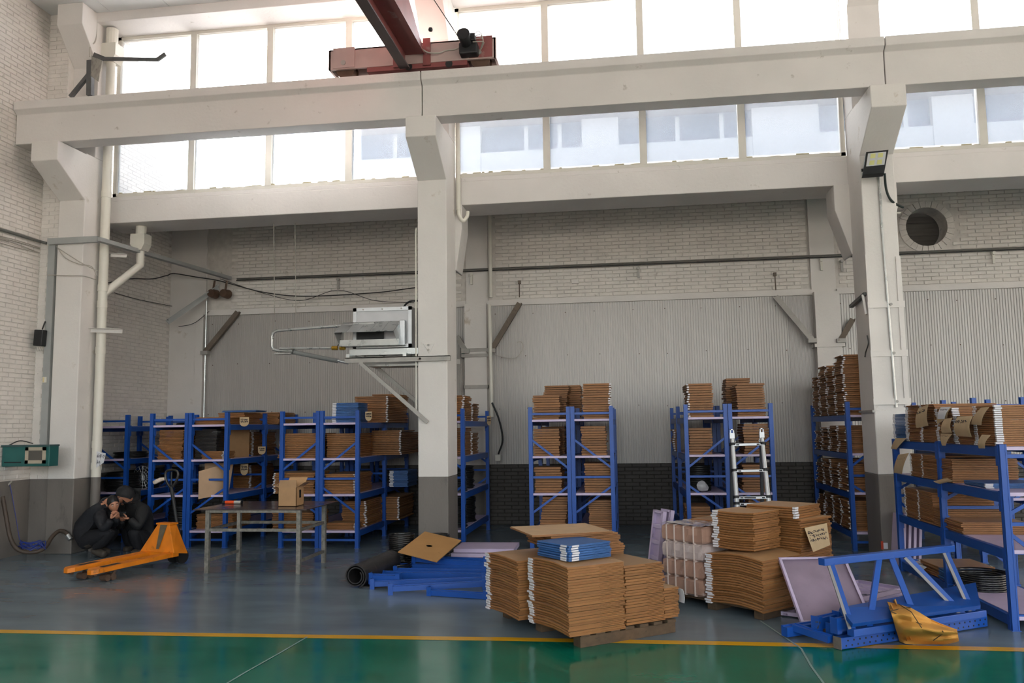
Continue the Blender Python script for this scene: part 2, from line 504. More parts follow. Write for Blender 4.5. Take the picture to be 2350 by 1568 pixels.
mb.box(XW - 0.37, YB, 0, XR, YB + 0.37, 3.4)
w = mb.build('wall_back', MORTAR, origin=(0, YB, 0))
struct(w, 'white painted brick back wall of the side aisle')
def bk(x, z): return -(abs(x - 0.3) * 1.0 + abs(z - 5.1) * 2.2)
cells = []
def rows(x0, x1, z0, z1):
    """brick rows that stop short of the porthole ring"""
    nz = int((z1 - z0) / BH)
    for r in range(nz):
        za = z0 + r * BH; zc = za + BH / 2
        dz = abs(zc - RC[1]); R = RC[2] + 0.13
        if dz < R and x0 < RC[0] < x1:
            h = math.sqrt(R * R - dz * dz)
            cells.append((x0, RC[0] - h, za, za + BH + 1e-4)); cells.append((RC[0] + h, x1, za, za + BH + 1e-4))
        else: cells.append((x0, x1, za, za + BH + 1e-4))
for (a, b) in ((-7.62, -2.93), (-2.49, 3.14), (3.58, 9.0)): rows(a, b, 4.03, 5.80)
brick_field(w, cells, 'x', YB - 0.003, -1, PAINTBRICK, bk)
# ring of voussoirs round the porthole
for i in range(26):
    a = 2 * math.pi * i / 26; d = math.pi / 26 * 0.9; r0, r1 = RC[2] + 0.002, RC[2] + 0.115
    poly = [(RC[0] + r * math.cos(q), RC[1] + r * math.sin(q)) for (r, q) in ((r0, a - d), (r1, a - d), (r1, a + d), (r0, a + d))]
    MB().prism(poly, 'y', YB - 0.016 - 0.004 * (i % 3), YB + 0.05).build('brick', PAINTBRICK, w)
# grey-painted brick below the corrugated cladding
lw = MB().box(XW, YB - 0.03, 0, XR, YB - 0.001, ZD).build('wall_back_dado', mat('dado_mortar', S(70, 66, 62), 0.9, var=0.1, scale=8), origin=(0, YB - 0.03, 0))
struct(lw, 'dark grey painted brick dado along the back wall')
brick_field(lw, [(-8.6, 9.5, 0.01, ZD)], 'x', YB - 0.031, -1, DADOBRICK, lambda x, z: -min(abs(x + 1.9), abs(x - 2.6), abs(x - 0.25)) * 2 - abs(z - 0.5))
# smooth painted band just above the cladding and wall pilasters in line with the columns
MB().box(XW, YB - 0.012, 3.94, XR, YB + 0.01, 4.03).build('plaster_band', WHITE, w)
PILX = [(-8.14, -7.99), (-2.912, -2.51), (3.155, 3.563), (9.1, 9.5)]
for i, (a, b) in enumerate(PILX):
    p = MB(); p.box(a, YB - 0.24 if i else YB - 0.12, ZD, b, YB, 3.94); p.box(a, YB - 0.05, 3.94, b, YB, 6.3)
    p.mi(1).box(a, (YB - 0.24 if i else YB - 0.12) - 0.002, 0, b, YB, ZD)
    p.build('pilaster', [WHITE, DADO], w)
# left end strip of painted brick between the corner and the first pilaster
p = MB().box(XW, YB - 0.05, ZD, -8.14, YB, 6.2).build('plaster_strip', WHITE, w)

# ---- corrugated cladding sheets
def corr_mesh(width, h, pitch=0.0438, dep=0.010):
    b = MB(); pts = []; x = 0.0
    n = int(round(width / pitch))
    for i in range(n):
        x = i * pitch
        pts += [(x, 0), (x + pitch * 0.32, 0), (x + pitch * 0.46, dep), (x + pitch * 0.86, dep)]
    pts.append((n * pitch, 0))
    lo = [(p[0], -p[1], 0) for p in pts]; hi = [(p[0], -p[1], h) for p in pts]
    b.sheet([lo, hi])
    return b
SHEET_W = 0.875
cm = corr_mesh(SHEET_W, 3.92 - ZD).mesh('corrugated_sheet', CORR)
clad = struct(thing('wall_cladding', None, None, (0, YB - 0.045, ZD)), 'ribbed grey metal cladding sheets on the back wall')
scr = MB()
for (a, b) in ((-7.99, -2.912), (-2.51, 3.155), (3.563, 9.1)):
    n = (b - a) / SHEET_W; k = math.ceil(n)
    for i in range(k):
        s_ = min(1.0, n - i)
        if s_ < 0.02: continue
        inst(cm, 'corrugated_sheet', clad, (a + i * SHEET_W, -0.004 * (i % 2), 0), (0, 0, 0), (s_, 1, 1))
    x = a + 0.15
    while x < b:
        for z in (2.05, 2.98, 3.75):
            c = (x + random.uniform(-0.1, 0.1), YB - 0.062, z + random.uniform(-0.02, 0.02))
            scr.cyl((c[0], c[1], c[2]), (c[0], c[1] - 0.008, c[2]), 0.009, 6)
        x += 0.62
o = scr.build('screws', RUSTY, clad); o['kind'] = 'stuff'
# corner post strips of the cladding
for x in (-7.99, -2.912, -2.51, 3.155, 3.563):
    pass
# ---- lean-to roof of the aisle and the parapet outside (white)
r = MB(); r.prism([(11.95, 5.06), (YB + 0.02, 5.78), (YB + 0.02, 5.92), (11.95, 5.20)], 'x', XW - 0.37, XR)
struct(r.build('roof_aisle', WHITE), 'low roof over the side aisle')

# ---- columns with crane corbels
for i, (a, b) in enumerate(COLX):
    c = thing('column', None, None, ((a + b) / 2, (YC + YCB) / 2, 0))
    struct(c, ['white concrete column at the left wall', 'white concrete column in the middle, with the fan heater bracket', 'white concrete column on the right, with the floodlight',
               'white concrete column beyond the right edge', 'far white concrete column'][i])
    p = MB(); p.box(a, YC, ZD, b, YCB, 5.9)
    p.mi(1).box(a - 0.001, YC - 0.001, 0, b + 0.001, YCB, ZD)
    p.mi(0).box(a, YC + 0.20, 5.9, b, YCB, ZC)
    p.build('shaft', [WHITE, DADO], c, bevel=0.012)
    MB().prism([(YC + 0.02, 5.17), (10.45, 5.60), (10.45, 5.885), (YC + 0.02, 5.885)], 'x', a, b).build('corbel', WHITE, c, bevel=0.01)
    MB().prism([(YC + 0.21, 7.32), (10.86, 7.84), (10.86, ZC), (YC + 0.21, ZC)], 'x', a + 0.002, b - 0.002).build('roof_corbel', WHITE, c, bevel=0.01)
    # haunches that carry the lintel, flaring sideways at the back of the column
    if i:
        for sg, xe in ((-1, a), (1, b)):
            if i == 1 and sg < 0: continue
            hw = 0.10 if i == 1 else 0.20
            MB().prism([(xe - sg * 0.02, 4.0), (xe + sg * 0.01, 4.0), (xe + sg * hw, 4.62), (xe + sg * hw, 4.98), (xe - sg * 0.02, 4.98)], 'y', YCB - 0.04, YCB + 0.42).build('haunch', WHITE, c, bevel=0.01)
# ---- lintel under the windows
for i, ((_, a), (b, _2)) in enumerate(zip(COLX, COLX[1:])):
    l = MB().box(a - 0.2, YCB, 4.975, b + 0.2, 12.36, 5.33)
    l.box(a - 0.2, YCB + 0.015, 5.33, b + 0.2, 12.0, 5.40)
    struct(l.build('lintel_beam', BEAMW, bevel=0.01), 'white concrete lintel below the windows, bay %s' % ['left', 'middle', 'right', 'beyond'][i])
    t = MB().box(a - 0.2, 11.20, 8.02, b + 0.2, 12.0, ZC + 0.1)
    struct(t.build('ring_beam', BEAMW, bevel=0.01), 'white concrete ring beam above the upper windows, bay %s' % ['left', 'middle', 'right', 'beyond'][i])
    MB_ = MB().box(a, YWIN - 0.03, 6.42, b, YWIN + 0.2, 6.92)
    struct(MB_.build('wall_spandrel', BEAMW), 'white wall band behind the crane beam, bay %s' % ['left', 'middle', 'right', 'beyond'][i])

# ---- windows: frame, mullions and one part per pane
def glass_film(name, film, tint, rough):
    if name in MAT: return MAT[name]
    m = bpy.data.materials.new(name); m.use_nodes = True; nt = m.node_tree; nt.nodes.clear()
    out = nt.nodes.new('ShaderNodeOutputMaterial')
    tr = nt.nodes.new('ShaderNodeBsdfTransparent'); tr.inputs[0].default_value = tint
    tl = nt.nodes.new('ShaderNodeBsdfTranslucent'); tl.inputs[0].default_value = (0.5, 0.53, 0.58, 1)
    gl = nt.nodes.new('ShaderNodeBsdfGlossy'); gl.inputs['Roughness'].default_value = rough
    m1 = nt.nodes.new('ShaderNodeMixShader'); m2 = nt.nodes.new('ShaderNodeMixShader')
    geo = nt.nodes.new('ShaderNodeNewGeometry')
    n = nt.nodes.new('ShaderNodeTexNoise'); n.inputs['Scale'].default_value = 2.0; n.inputs['Detail'].default_value = 6
    nt.links.new(geo.outputs['Position'], n.inputs['Vector'])
    mr = nt.nodes.new('ShaderNodeMapRange'); mr.inputs['To Min'].default_value = film * 0.6; mr.inputs['To Max'].default_value = min(1, film * 1.4)
    nt.links.new(n.outputs['Fac'], mr.inputs['Value']); nt.links.new(mr.outputs[0], m1.inputs[0])
    nt.links.new(tr.outputs[0], m1.inputs[1]); nt.links.new(tl.outputs[0], m1.inputs[2])
    lw_ = nt.nodes.new('ShaderNodeFresnel'); lw_.inputs[0].default_value = 1.3
    nt.links.new(lw_.outputs[0], m2.inputs[0]); nt.links.new(m1.outputs[0], m2.inputs[1]); nt.links.new(gl.outputs[0], m2.inputs[2])
    nt.links.new(m2.outputs[0], out.inputs['Surface'])
    MAT[name] = m; return m
GLASSL = glass_film('filmed_glass', 0.25, (0.80, 0.84, 0.88, 1), 0.2)
GLASSU = glass_film('dusty_glass', 0.12, (0.96, 0.97, 0.98, 1), 0.1)
wn = 0
def window(xs_, z0, z1, glass, label):
    global wn
    wn += 1
    t = struct(thing('window_%d' % wn, None, None, ((xs_[0] + xs_[-1]) / 2, YWIN, z0)), label)
    f = MB(); f.box(xs_[0], YWIN - 0.04, z0, xs_[-1], YWIN + 0.04, z0 + 0.05).box(xs_[0], YWIN - 0.04, z1 - 0.06, xs_[-1], YWIN + 0.04, z1)
    f.box(xs_[0], YWIN - 0.04, z0, xs_[0] + 0.06, YWIN + 0.04, z1).box(xs_[-1] - 0.06, YWIN - 0.04, z0, xs_[-1], YWIN + 0.04, z1)
    f.build('window_frame', FRAMEW, t)
    for x in xs_[1:-1]:
        MB().box(x - 0.05, YWIN - 0.045, z0 + 0.04, x + 0.05, YWIN + 0.045, z1 - 0.05).build('mullion', FRAMEW, t)
    for a, b in zip(xs_, xs_[1:]):
        g = MB(); g.box(a + 0.02, YWIN - 0.003, z0 + 0.03, b - 0.02, YWIN + 0.003, z1 - 0.03); g.build('pane', glass, t)
    # crumbs of old sealant along the sill
    s_ = MB(); x = xs_[0] + 0.1
    rn = random.Random(wn)
    while x < xs_[-1] - 0.1:
        wd = rn.uniform(0.03, 0.18)
        s_.box(x, YWIN - 0.035, z0 + 0.045, x + wd, YWIN - 0.01, z0 + 0.05 + rn.uniform(0.004, 0.022)); x += wd + rn.uniform(0, 0.25)
    s_.build('sealant', mat('old_sealant', S(176, 168, 140), 0.9), t)
    return t
bays = [[-7.96, P(441, 380, Y=YWIN).x, P(618, 380, Y=YWIN).x, P(801, 380, Y=YWIN).x, -2.875],
        [-2.46, P(1255, 340, Y=YWIN).x, P(1476, 340, Y=YWIN).x, P(1703, 340, Y=YWIN).x, 3.06],
        [3.48, 4.33 + 0.42, 6.15, 7.55, 8.95], [9.42, 10.8, 12.2, 13.6, 15.0]]
bays[2][1] = P(2250, 250, Y=YWIN).x
for i, b in enumerate(bays):
    nm = ['left', 'middle', 'right', 'outer'][i]
    window(b, 5.40, 6.42, GLASSL, 'lower strip of hazy window panes in the %s bay' % nm)
    window(b, 6.92, 8.03, GLASSU, 'upper strip of bright window panes in the %s bay' % nm)

# ---- crane runway beams (three spans in view) with the rail on top
for i, (a, b) in enumerate(((XW + 0.01, -2.672), (-2.66, 3.264), (3.276, 9.2), (9.22, 15.2))):
    p = MB(); p.prism([(10.45, 6.505), (11.03, 6.505), (11.03, 6.385), (10.92, 6.33), (10.83, 6.33), (10.83, 5.89), (10.53, 5.89), (10.53, 6.33), (10.45, 6.385)], 'x', a, b)
    bm_ = struct(p.build('crane_beam', BEAMW, bevel=0.008), 'long white concrete crane runway beam, %s span' % ['left', 'middle', 'right', 'outer'][i])
r = MB(); r.box(XW + 0.2, 10.66, 6.505, 15, 10.76, 6.515).box(XW + 0.2, 10.70, 6.515, 15, 10.72, 6.56).box(XW + 0.2, 10.685, 6.55, 15, 10.735, 6.575)
tag(r.build('crane_rail', RUSTY), 'thin dark steel rail along the top of the crane beams', 'rail')

# ---- ceiling with long panels
cl = MB().box(XW - 0.37, YF - 0.3, ZC + 0.03, XR, 12.0, ZC + 0.25).build('ceiling', CEIL, origin=(0, 0, ZC))
struct(cl, 'white panelled ceiling of the hall')
pm = MB().box(0.004, -9.5, 0, 0.966, 11.4, 0.03).mesh('ceiling_panel', CEIL)
x = XW
while x < XR - 1:
    inst(pm, 'ceiling_panel', cl, (x, -0.2, 0.0)); x += 0.97
# ---- walls behind the camera and at the right end (close the hall; windows light it)
w = MB(); w.box(XW, YF - 0.3, 0, XR, YF, 0.9).box(XW, YF - 0.3, 7.9, XR, YF, ZC)
for i in range(6): w.box(-8.7 + i * 5.9, YF - 0.3, 0.9, -8.1 + i * 5.9, YF, 7.9)
struct(w.build('wall_front', WHITE, origin=(0, YF, 0)), 'white wall with tall windows opposite')
struct(MB().box(XR, YF, 0, XR + 0.3, YB + 0.3, ZC).build('wall_right', WHITE, origin=(XR, 0, 0)), 'white end wall far to the right')

# ---- neighbouring building seen hazily through the lower windows
nb = thing('neighbour_building', 'pale brick building with grey-blue windows behind the lower panes', 'building', (5, 20, 0))
NBW = mat('neighbour_white_brick', S(150, 152, 154), 0.85, var=0.05, scale=3)
NBG = mat('neighbour_blue_glazing', S(56, 70, 86), 0.3, var=0.05, scale=1)
nx0, nx1, ny = -9.2, 26.0, 20.0
MB().box(nx0, ny + 0.15, 0, nx1, ny + 6, 9.3).build('wall', NBG, nb)
MB().box(nx0, ny, 0, nx1, ny + 0.16, 8.6).build('parapet_wall', NBW, nb)
x = nx0; k = 0
while x < nx1:
    wd = 1.55 if k % 2 else 0.9
    MB().box(x, ny - 0.02, 8.0, x + wd, ny + 0.3, 9.3).build('brick_pier', NBW, nb)
    nxt = x + 4.1
    for q in (0.45, 0.78): MB().box(x + wd + (nxt - x - wd) * q - 0.05, ny + 0.10, 8.6, x + wd + (nxt - x - wd) * q + 0.05, ny + 0.2, 9.25).build('window_bar', NBW, nb)
    x = nxt; k += 1
MB().prism([(ny - 0.5, 9.25), (ny + 6, 10.3), (ny + 6, 10.4), (ny - 0.5, 9.38)], 'x', nx0 - 0.3, nx1).build('roof', mat('neighbour_roof', S(110, 98, 96), 0.8), nb)

# ================================================================== FIXTURES ON THE BUILDING
V = Vector
# ---- overhead travelling crane: end truck on the rail and the bridge girder running towards the viewer
cr = thing('overhead_crane', 'red and pink overhead travelling crane resting on the runway beam', 'crane', (-2.8, 10.7, 6.575))
b = MB(); b.box(-3.99, 10.56, 6.665, -1.66, 10.60, 6.945).box(-3.99, 10.82, 6.665, -1.66, 10.86, 6.945)
b.box(-3.99, 10.56, 6.93, -1.66, 10.86, 6.95).box(-4.0, 10.56, 6.665, -3.97, 10.86, 6.95).box(-1.68, 10.56, 6.665, -1.65, 10.86, 6.95)
b.build('end_truck', CRANEP, cr)
MB().box(-3.45, 10.57, 6.60, -2.05, 10.85, 6.665).build('lower_plate', CRANE, cr)
for x in (-3.78, -1.88):
    wv = MB(); wv.cyl((x, 10.64, 6.69), (x, 10.78, 6.69), 0.115, 24); wv.cyl((x, 10.62, 6.69), (x, 10.64, 6.69), 0.135, 24); wv.cyl((x, 10.78, 6.69), (x, 10.80, 6.69), 0.135, 24)
    o = wv.build('wheel', RUSTY, cr, smooth=True)
    MB().cyl((x, 10.535, 6.75), (x, 10.56, 6.75), 0.035, 14).build('axle_cap', STEELP, cr)
MB().box(-3.93, 10.545, 6.68, -3.62, 10.56, 6.965).build('cover_plate', CRANEP, cr)
MB().box(-2.02, 10.548, 6.68, -1.70, 10.56, 6.975).build('cover_plate', CRANE, cr)
for x in (-2.60, -3.02): MB().box(x - 0.05, 10.53, 6.62, x + 0.05, 10.56, 7.0).build('bolted_plate', CRANE, cr)
for x in (-2.86, -2.30): MB().cyl((x, 10.568, 6.63), (x, 10.575, 6.63), 0.05, 16).build('round_hole', BLACKP, cr)
b = MB()
b.prism([(10.55, 6.79), (10.55, 6.83), (9.4, 7.30), (-7.6, 7.30), (-7.6, 6.79)], 'x', -2.95, -2.64)
b.build('box_girder', CRANE, cr)
MB().box(-2.965, -7.6, 6.575, -2.83, 10.50, 6.597).build('bottom_flange', mat('dark_girder', S(92, 78, 78), 0.6, var=0.1, scale=3), cr)
MB().box(-2.905, -7.6, 6.597, -2.89, 10.50, 6.79).build('girder_web', CRANE, cr)
MB().box(-2.70, -7.6, 6.76, -2.62, 10.48, 6.79).build('side_flange', CRANE, cr)
m_ = MB(); m_.cyl((-2.03, 10.27, 6.86), (-2.03, 10.54, 6.80), 0.075, 18); m_.cyl((-2.03, 10.22, 6.87), (-2.03, 10.27, 6.86), 0.085, 18)
mo = m_.build('travel_motor', BLACKP, cr, smooth=True)
MB().box(-2.13, 10.40, 6.68, -1.88, 10.56, 6.84).build('gearbox', BLACKP, cr, bevel=0.02)
MB().box(-1.99, 10.34, 6.83, -1.90, 10.46, 6.93).build('terminal_box', BLACKP, cr, bevel=0.01)
for k in range(4):
    MB().tube(bez([(-1.93, 10.36, 6.9 - 0.03 * k), (-1.85 + 0.02 * k, 10.36, 6.95 - 0.05 * k), (-1.80, 10.40, 6.86 - 0.03 * k), (-1.86, 10.50, 6.74)]), 0.006, 6).build('motor_wire', CABLEW, cr)
MB().tube(bez([(-2.64, 10.42, 6.80), (-2.56, 10.45, 6.755), (-2.42, 10.5, 6.76), (-2.34, 10.53, 6.80), (-2.2, 10.53, 6.81), (-2.1, 10.5, 6.84)]), 0.009, 6).build('supply_cable', CABLEW, cr)
o = MB(); o.tube([(-2.15, 10.5, 6.96), (-2.66, 9.2, 7.6), (-3.4, 7.4, 8.1)], 0.006, 6)
tag(o.build('hanging_cable', CABLE), 'thin black cable with a clip running up past the crane', 'cable')
MB().lathe([(0, -0.03), (0.025, -0.02), (0.03, 0.0), (0.025, 0.02), (0, 0.03)], P(988, 68, Y=10.0), 12).build('cable_clip', BLACKP, bpy.data.objects['hanging_cable'])

# ---- fan heater on its bracket beside the middle column
ht = thing('fan_heater', 'silver fan heater with bent duct hood on a wall bracket', 'heater', (-3.45, 11.5, 2.72))
hx0, hx1 = -3.88, -3.02
b = MB(); b.box(hx0, 11.32, 2.86, hx1, 11.66, 3.44); b.build('casing', mat('heater_casing', S(196, 196, 198), 0.45, metal=0.3, var=0.04), ht, bevel=0.008)
fr = MB(); fr.box(hx0, 11.30, 2.86, hx0 + 0.05, 11.32, 3.44).box(hx1 - 0.05, 11.30, 2.86, hx1, 11.32, 3.44).box(hx0, 11.30, 3.39, hx1, 11.32, 3.44).box(hx0, 11.30, 2.86, hx1, 11.32, 2.91)
fr.build('front_frame', ALU, ht)
for i, (x, z) in enumerate(((hx0 + 0.15, 3.415), (-3.45, 3.415), (hx1 - 0.15, 3.415), (hx0 + 0.15, 2.885), (-3.45, 2.885), (hx1 - 0.15, 2.885))):
    MB().cyl((x, 11.29, z), (x, 11.30, z), 0.012, 8).build('bolt', STEELP, ht)
# bent hood: four folded top strips, sides, lower lip, open towards the room
dx0, dx1, yb, yf = -4.02, -3.17, 11.30, 10.98
hood = MB()
n = 5
for k in range(n):
    xa = dx0 + (dx1 - dx0) * k / n; xb = dx0 + (dx1 - dx0) * (k + 1) / n
    hood.sheet([[(xa, yb, 3.235), (xb - 0.004, yb, 3.235)], [(xa - 0.02, yf, 3.055), (xb - 0.024, yf, 3.055)]], 0.004)
hood.build('hood_top', GALV, ht)
sd = MB()
for x, o_ in ((dx0, -0.02), (dx1, -0.02)):
    sd.add([(x, yb, 3.235), (x + o_, yf, 3.055), (x + 0.02, yf + 0.1, 2.875), (x, yb, 2.875)], [(0, 1, 2, 3)])
sd.sheet([[(dx0 + 0.02, yf + 0.10, 2.875), (dx1 + 0.02, yf + 0.10, 2.875)], [(dx0, yb, 2.875), (dx1, yb, 2.875)]])
sd.sheet([[(dx0 + 0.02, yf + 0.10, 2.875), (dx1 + 0.02, yf + 0.10, 2.875)], [(dx0 + 0.03, yf + 0.09, 2.96), (dx1 + 0.03, yf + 0.09, 2.96)]])
sd.build('hood_sides', GALV, ht)
MB().sheet([[(dx0 + 0.2, 11.28, 2.9), (dx1 - 0.25, 11.28, 2.9)], [(dx0 + 0.2, 11.28, 3.2), (dx1 - 0.25, 11.28, 3.2)]]).build('air_opening', BLACKP, ht)
MB().box(dx1 - 0.01, 11.22, 2.88, dx1 + 0.07, 11.30, 3.24).build('duct_collar', ALU, ht, bevel=0.01)
MB().tube(bez([(-3.2, 11.5, 3.44), (-3.14, 11.45, 3.50), (-3.05, 11.4, 3.53), (-2.95, 11.4, 3.53)]), 0.014, 8).build('power_cable', BLACKP, ht)
# bracket
br = thing('heater_bracket', 'galvanised angle-steel bracket holding the fan heater to the column', 'bracket', (-3.2, 11.06, 2.66))
for (ya, z, h) in ((11.05, 2.67, 0.05),):
    b = MB(); b.box(-3.90, ya - 0.02, z - 0.035, -2.41, ya + 0.02, z + 0.035); b.box(-3.90, ya - 0.02, z + 0.025, -2.41, ya + 0.05, z + 0.035); b.build('front_rail', STEELP, br)
b = MB(); b.box(-3.90, 11.71, 2.635, -2.41, 11.76, 2.705); b.build('rear_rail', STEELP, br)
for x in (-3.86, -3.05): MB().box(x - 0.025, 11.03, 2.71, x + 0.025, 11.74, 2.76).build('cross_rail', GALV, br)
for y in (11.30, 11.64): MB().box(-3.92, y - 0.03, 2.76, -2.90, y + 0.03, 2.845).build('skid_rail', GALV, br)
MB().bar((-3.69, 11.045, 2.64), (-2.73, 11.045, 1.80), 0.05, 0.035, (0, 1, 0)).build('diagonal_strut', STEELP, br)
MB().bar((-3.69, 11.735, 2.64), (-2.80, 11.735, 1.88), 0.05, 0.035, (0, 1, 0)).build('diagonal_strut', STEELP, br)
MB().box(-3.66, 11.3, 2.60, -2.9, 11.7, 2.63).build('tray', GALV, br)
for x in (-2.50, -2.83, -2.83): MB().cyl((x, 11.02, 2.67), (x, 11.03, 2.67), 0.014, 8).build('bolt', STEELP, br)
# heater water pipes
pp = thing('heater_pipework', 'galvanised water pipe loop left of the fan heater', 'pipe', (-4.6, 11.25, 2.8))
Y_ = 11.25
MB().tube([P(860, 742, Y=Y_), P(636, 759, Y=Y_), P(627, 764, Y=Y_), P(624, 772, Y=Y_), P(624, 795, Y=Y_), P(628, 803, Y=Y_), P(640, 805, Y=Y_), P(672, 806, Y=Y_)], 0.022, 10).build('pipe', GALV, pp, smooth=True)
MB().tube([P(642, 800, Y=Y_ - 0.06), P(760, 799, Y=Y_ - 0.06)], 0.018, 10).build('pipe', GALV, pp, smooth=True)
MB().tube([P(672, 808, Y=Y_), P(775, 829, Y=Y_ + 0.4)], 0.034, 10).build('insulated_pipe', mat('pipe_grey', S(128, 130, 128), 0.55), pp, smooth=True)
MB().tube([P(760, 824, Y=Y_ + 0.35), P(800, 834, Y=Y_ + 0.45)], 0.022, 10).build('pipe', GALV, pp, smooth=True)
for (a, b_) in ((762, 775), (780, 792)):
    MB().tube([P(a, 799, Y=Y_ - 0.06), P(b_, 799, Y=Y_ - 0.06)], 0.03, 8).build('brass_valve', mat('brass', S(186, 146, 52), 0.4, metal=0.7), pp, smooth=True)
MB().box(*(P(633, 809, Y=Y_) + V((0, -0.06, -0.03))), *(P(672, 811, Y=Y_) + V((0, 0.1, 0.0)))).build('pipe_shelf', GALV, pp)
MB().tube(bez([P(775, 795, Y=Y_ - 0.06), P(778, 790, Y=Y_ - 0.06), P(784, 786, Y=11.1)]), 0.008, 6).build('valve_lever', BLACKP, pp)

# ---- thin vertical conduit at the left edge of the middle column, plate on its front
c = MB(); c.tube([(-2.93, 11.14, 4.5), (-2.905, 11.12, 4.52), (-2.905, 11.10, 4.45), (-2.905, 11.10, 1.95)][1:], 0.011, 8)
tag(c.build('conduit_pipe', PVC, smooth=True), 'thin pale conduit down the left edge of the middle column', 'conduit')
pl_ = thing('triangular_plate', 'small white triangular plate with two bolts on the middle column', 'plate', P(983, 812, Y=11.07))
MB().prism([(P(970, 789, Y=11.07).x, P(970, 788, Y=11.07).z), (P(997, 788, Y=11.07).x, P(997, 788, Y=11.07).z), (P(985, 812, Y=11.07).x, P(984, 812, Y=11.07).z)], 'y', 11.068, 11.079).build('plate', WHITE, pl_, bevel=0.004)
for q in ((983, 792), (983, 803)): MB().cyl(P(*q, Y=11.069), P(*q, Y=11.05), 0.016, 8).build('bolt', STEELP, pl_)
# PVC drain with hook on the right side of the middle column
c = MB(); a_ = -2.40
c.tube([(a_, 11.62, 6.5), (a_, 11.62, 5.55)], 0.030, 12); c.tube([(a_, 11.62, 5.58), (a_, 11.62, 4.88)], 0.034, 12)
c.tube(bez([(a_, 11.62, 4.90), (a_ + 0.01, 11.63, 4.80), (a_ + 0.06, 11.66, 4.73), (a_ + 0.11, 11.7, 4.80), (a_ + 0.12, 11.72, 4.88)], 6), 0.028, 12)
tag(c.build('drain_pipe', PVC, smooth=True), 'white plastic drain pipe hooked beside the middle column', 'pipe')

# ---- left column: downpipe with branch and rain collector
dp = thing('downpipe', 'white plastic downpipe with a slanting branch beside the left column', 'pipe', (-7.84, 11.42, 0))
X0, Y0 = -7.86, 11.42
MB().cyl((X0, Y0, 1.07), (X0, Y0, 7.55), 0.068, 18).build('pipe', PVC, dp, smooth=True)
MB().cyl((X0, Y0, 0.0), (X0, Y0, 1.07), 0.0685, 18).build('painted_foot', DADO, dp, smooth=True)
for z in (1.18, 1.5, 2.9, 3.6, 3.85, 5.3): MB().cyl((X0, Y0, z), (X0, Y0, z + 0.10), 0.076, 18).build('socket', PVC, dp, smooth=True)
ct = V((-7.62, 11.98, 4.55))
MB().tube([(X0, Y0, 3.80), (ct.x, ct.y, 4.35), (ct.x, ct.y, 4.45)], 0.062, 16).build('branch_pipe', PVC, dp, smooth=True)
b = MB(); b.cyl((ct.x, ct.y, 4.40), (ct.x, ct.y, 4.62), 0.06, 16); b.prism([(ct.x - 0.07, 4.58), (ct.x + 0.07, 4.58), (ct.x + 0.12, 4.68), (ct.x + 0.12, 4.84), (ct.x - 0.12, 4.84), (ct.x - 0.12, 4.68)], 'y', ct.y - 0.1, ct.y + 0.1)
b.cyl((ct.x, ct.y, 4.84), (ct.x, ct.y, 4.98), 0.08, 16); b.build('rain_collector', PVC, dp)
b = MB(); b.prism([(X0 - 0.08, 7.45), (X0 + 0.08, 7.45), (X0 + 0.13, 7.55), (X0 + 0.13, 7.74), (X0 - 0.13, 7.74), (X0 - 0.13, 7.55)], 'y', Y0 - 0.1, Y0 + 0.12); b.cyl((X0, Y0, 7.74), (X0, Y0, 8.0), 0.09, 14)
b.build('top_collector', PVC, dp)
MB().angle((-8.0, 11.30, 3.28), (-7.45, 11.30, 3.25), 0.06, 0.006).build('pipe_support', WHITE, dp)
MB().angle((-7.82, 11.5, 4.45), (-7.55, 11.5, 4.43), 0.05, 0.006).build('pipe_support', WHITE, dp)
# handwritten paper tucked behind the pipe
ps = thing('paper_note', 'white paper sheet with dark handwriting stuck beside the downpipe', 'paper', P(232, 1068, Y=11.3))
q = [P(222, 1036, Y=11.28), P(243, 1041, Y=11.24), P(238, 1062, Y=11.24), P(221, 1074, Y=11.28)]
b = MB(); b.sheet([[q[0], q[1]], [q[3], q[2]]], 0.001); b.build('sheet', PAPERW, ps)
INK = mat('ink', S(50, 46, 60), 0.8)
def scribble(parent, o, ux, uz, w, h, rows_, seed=1, r=0.004, mt=None, nrm=(0, -1, 0)):
    """rows of small handwritten-looking strokes on a sheet with corner o, axes ux (along the line) and uz (down)"""
    rn = random.Random(seed); s_ = MB(); nv = V(nrm) * 0.004
    for k in range(rows_):
        x = 0.06
        while x < 0.94:
            cw = rn.uniform(0.05, 0.09)
            for _i in range(rn.randint(2, 4)):
                a = o + ux * w * (x + rn.uniform(0, cw)) + uz * h * ((k + 0.2) / rows_ + rn.uniform(0, 0.5) / rows_)
                b2 = a + (ux * w * rn.uniform(-0.5, 1) * cw + uz * h * rn.uniform(0.0, 0.45) / rows_)
                s_.bar(a + nv, b2 + nv, r, 0.002, nrm)
            x += cw + 0.03
    return s_.build('handwriting', mt or INK, parent)
ux = (q[1] - q[0]); uz = (q[3] - q[0])
scribble(ps, q[0], ux.normalized(), uz.normalized(), ux.length * 0.9, uz.length * 0.8, 2, 3)

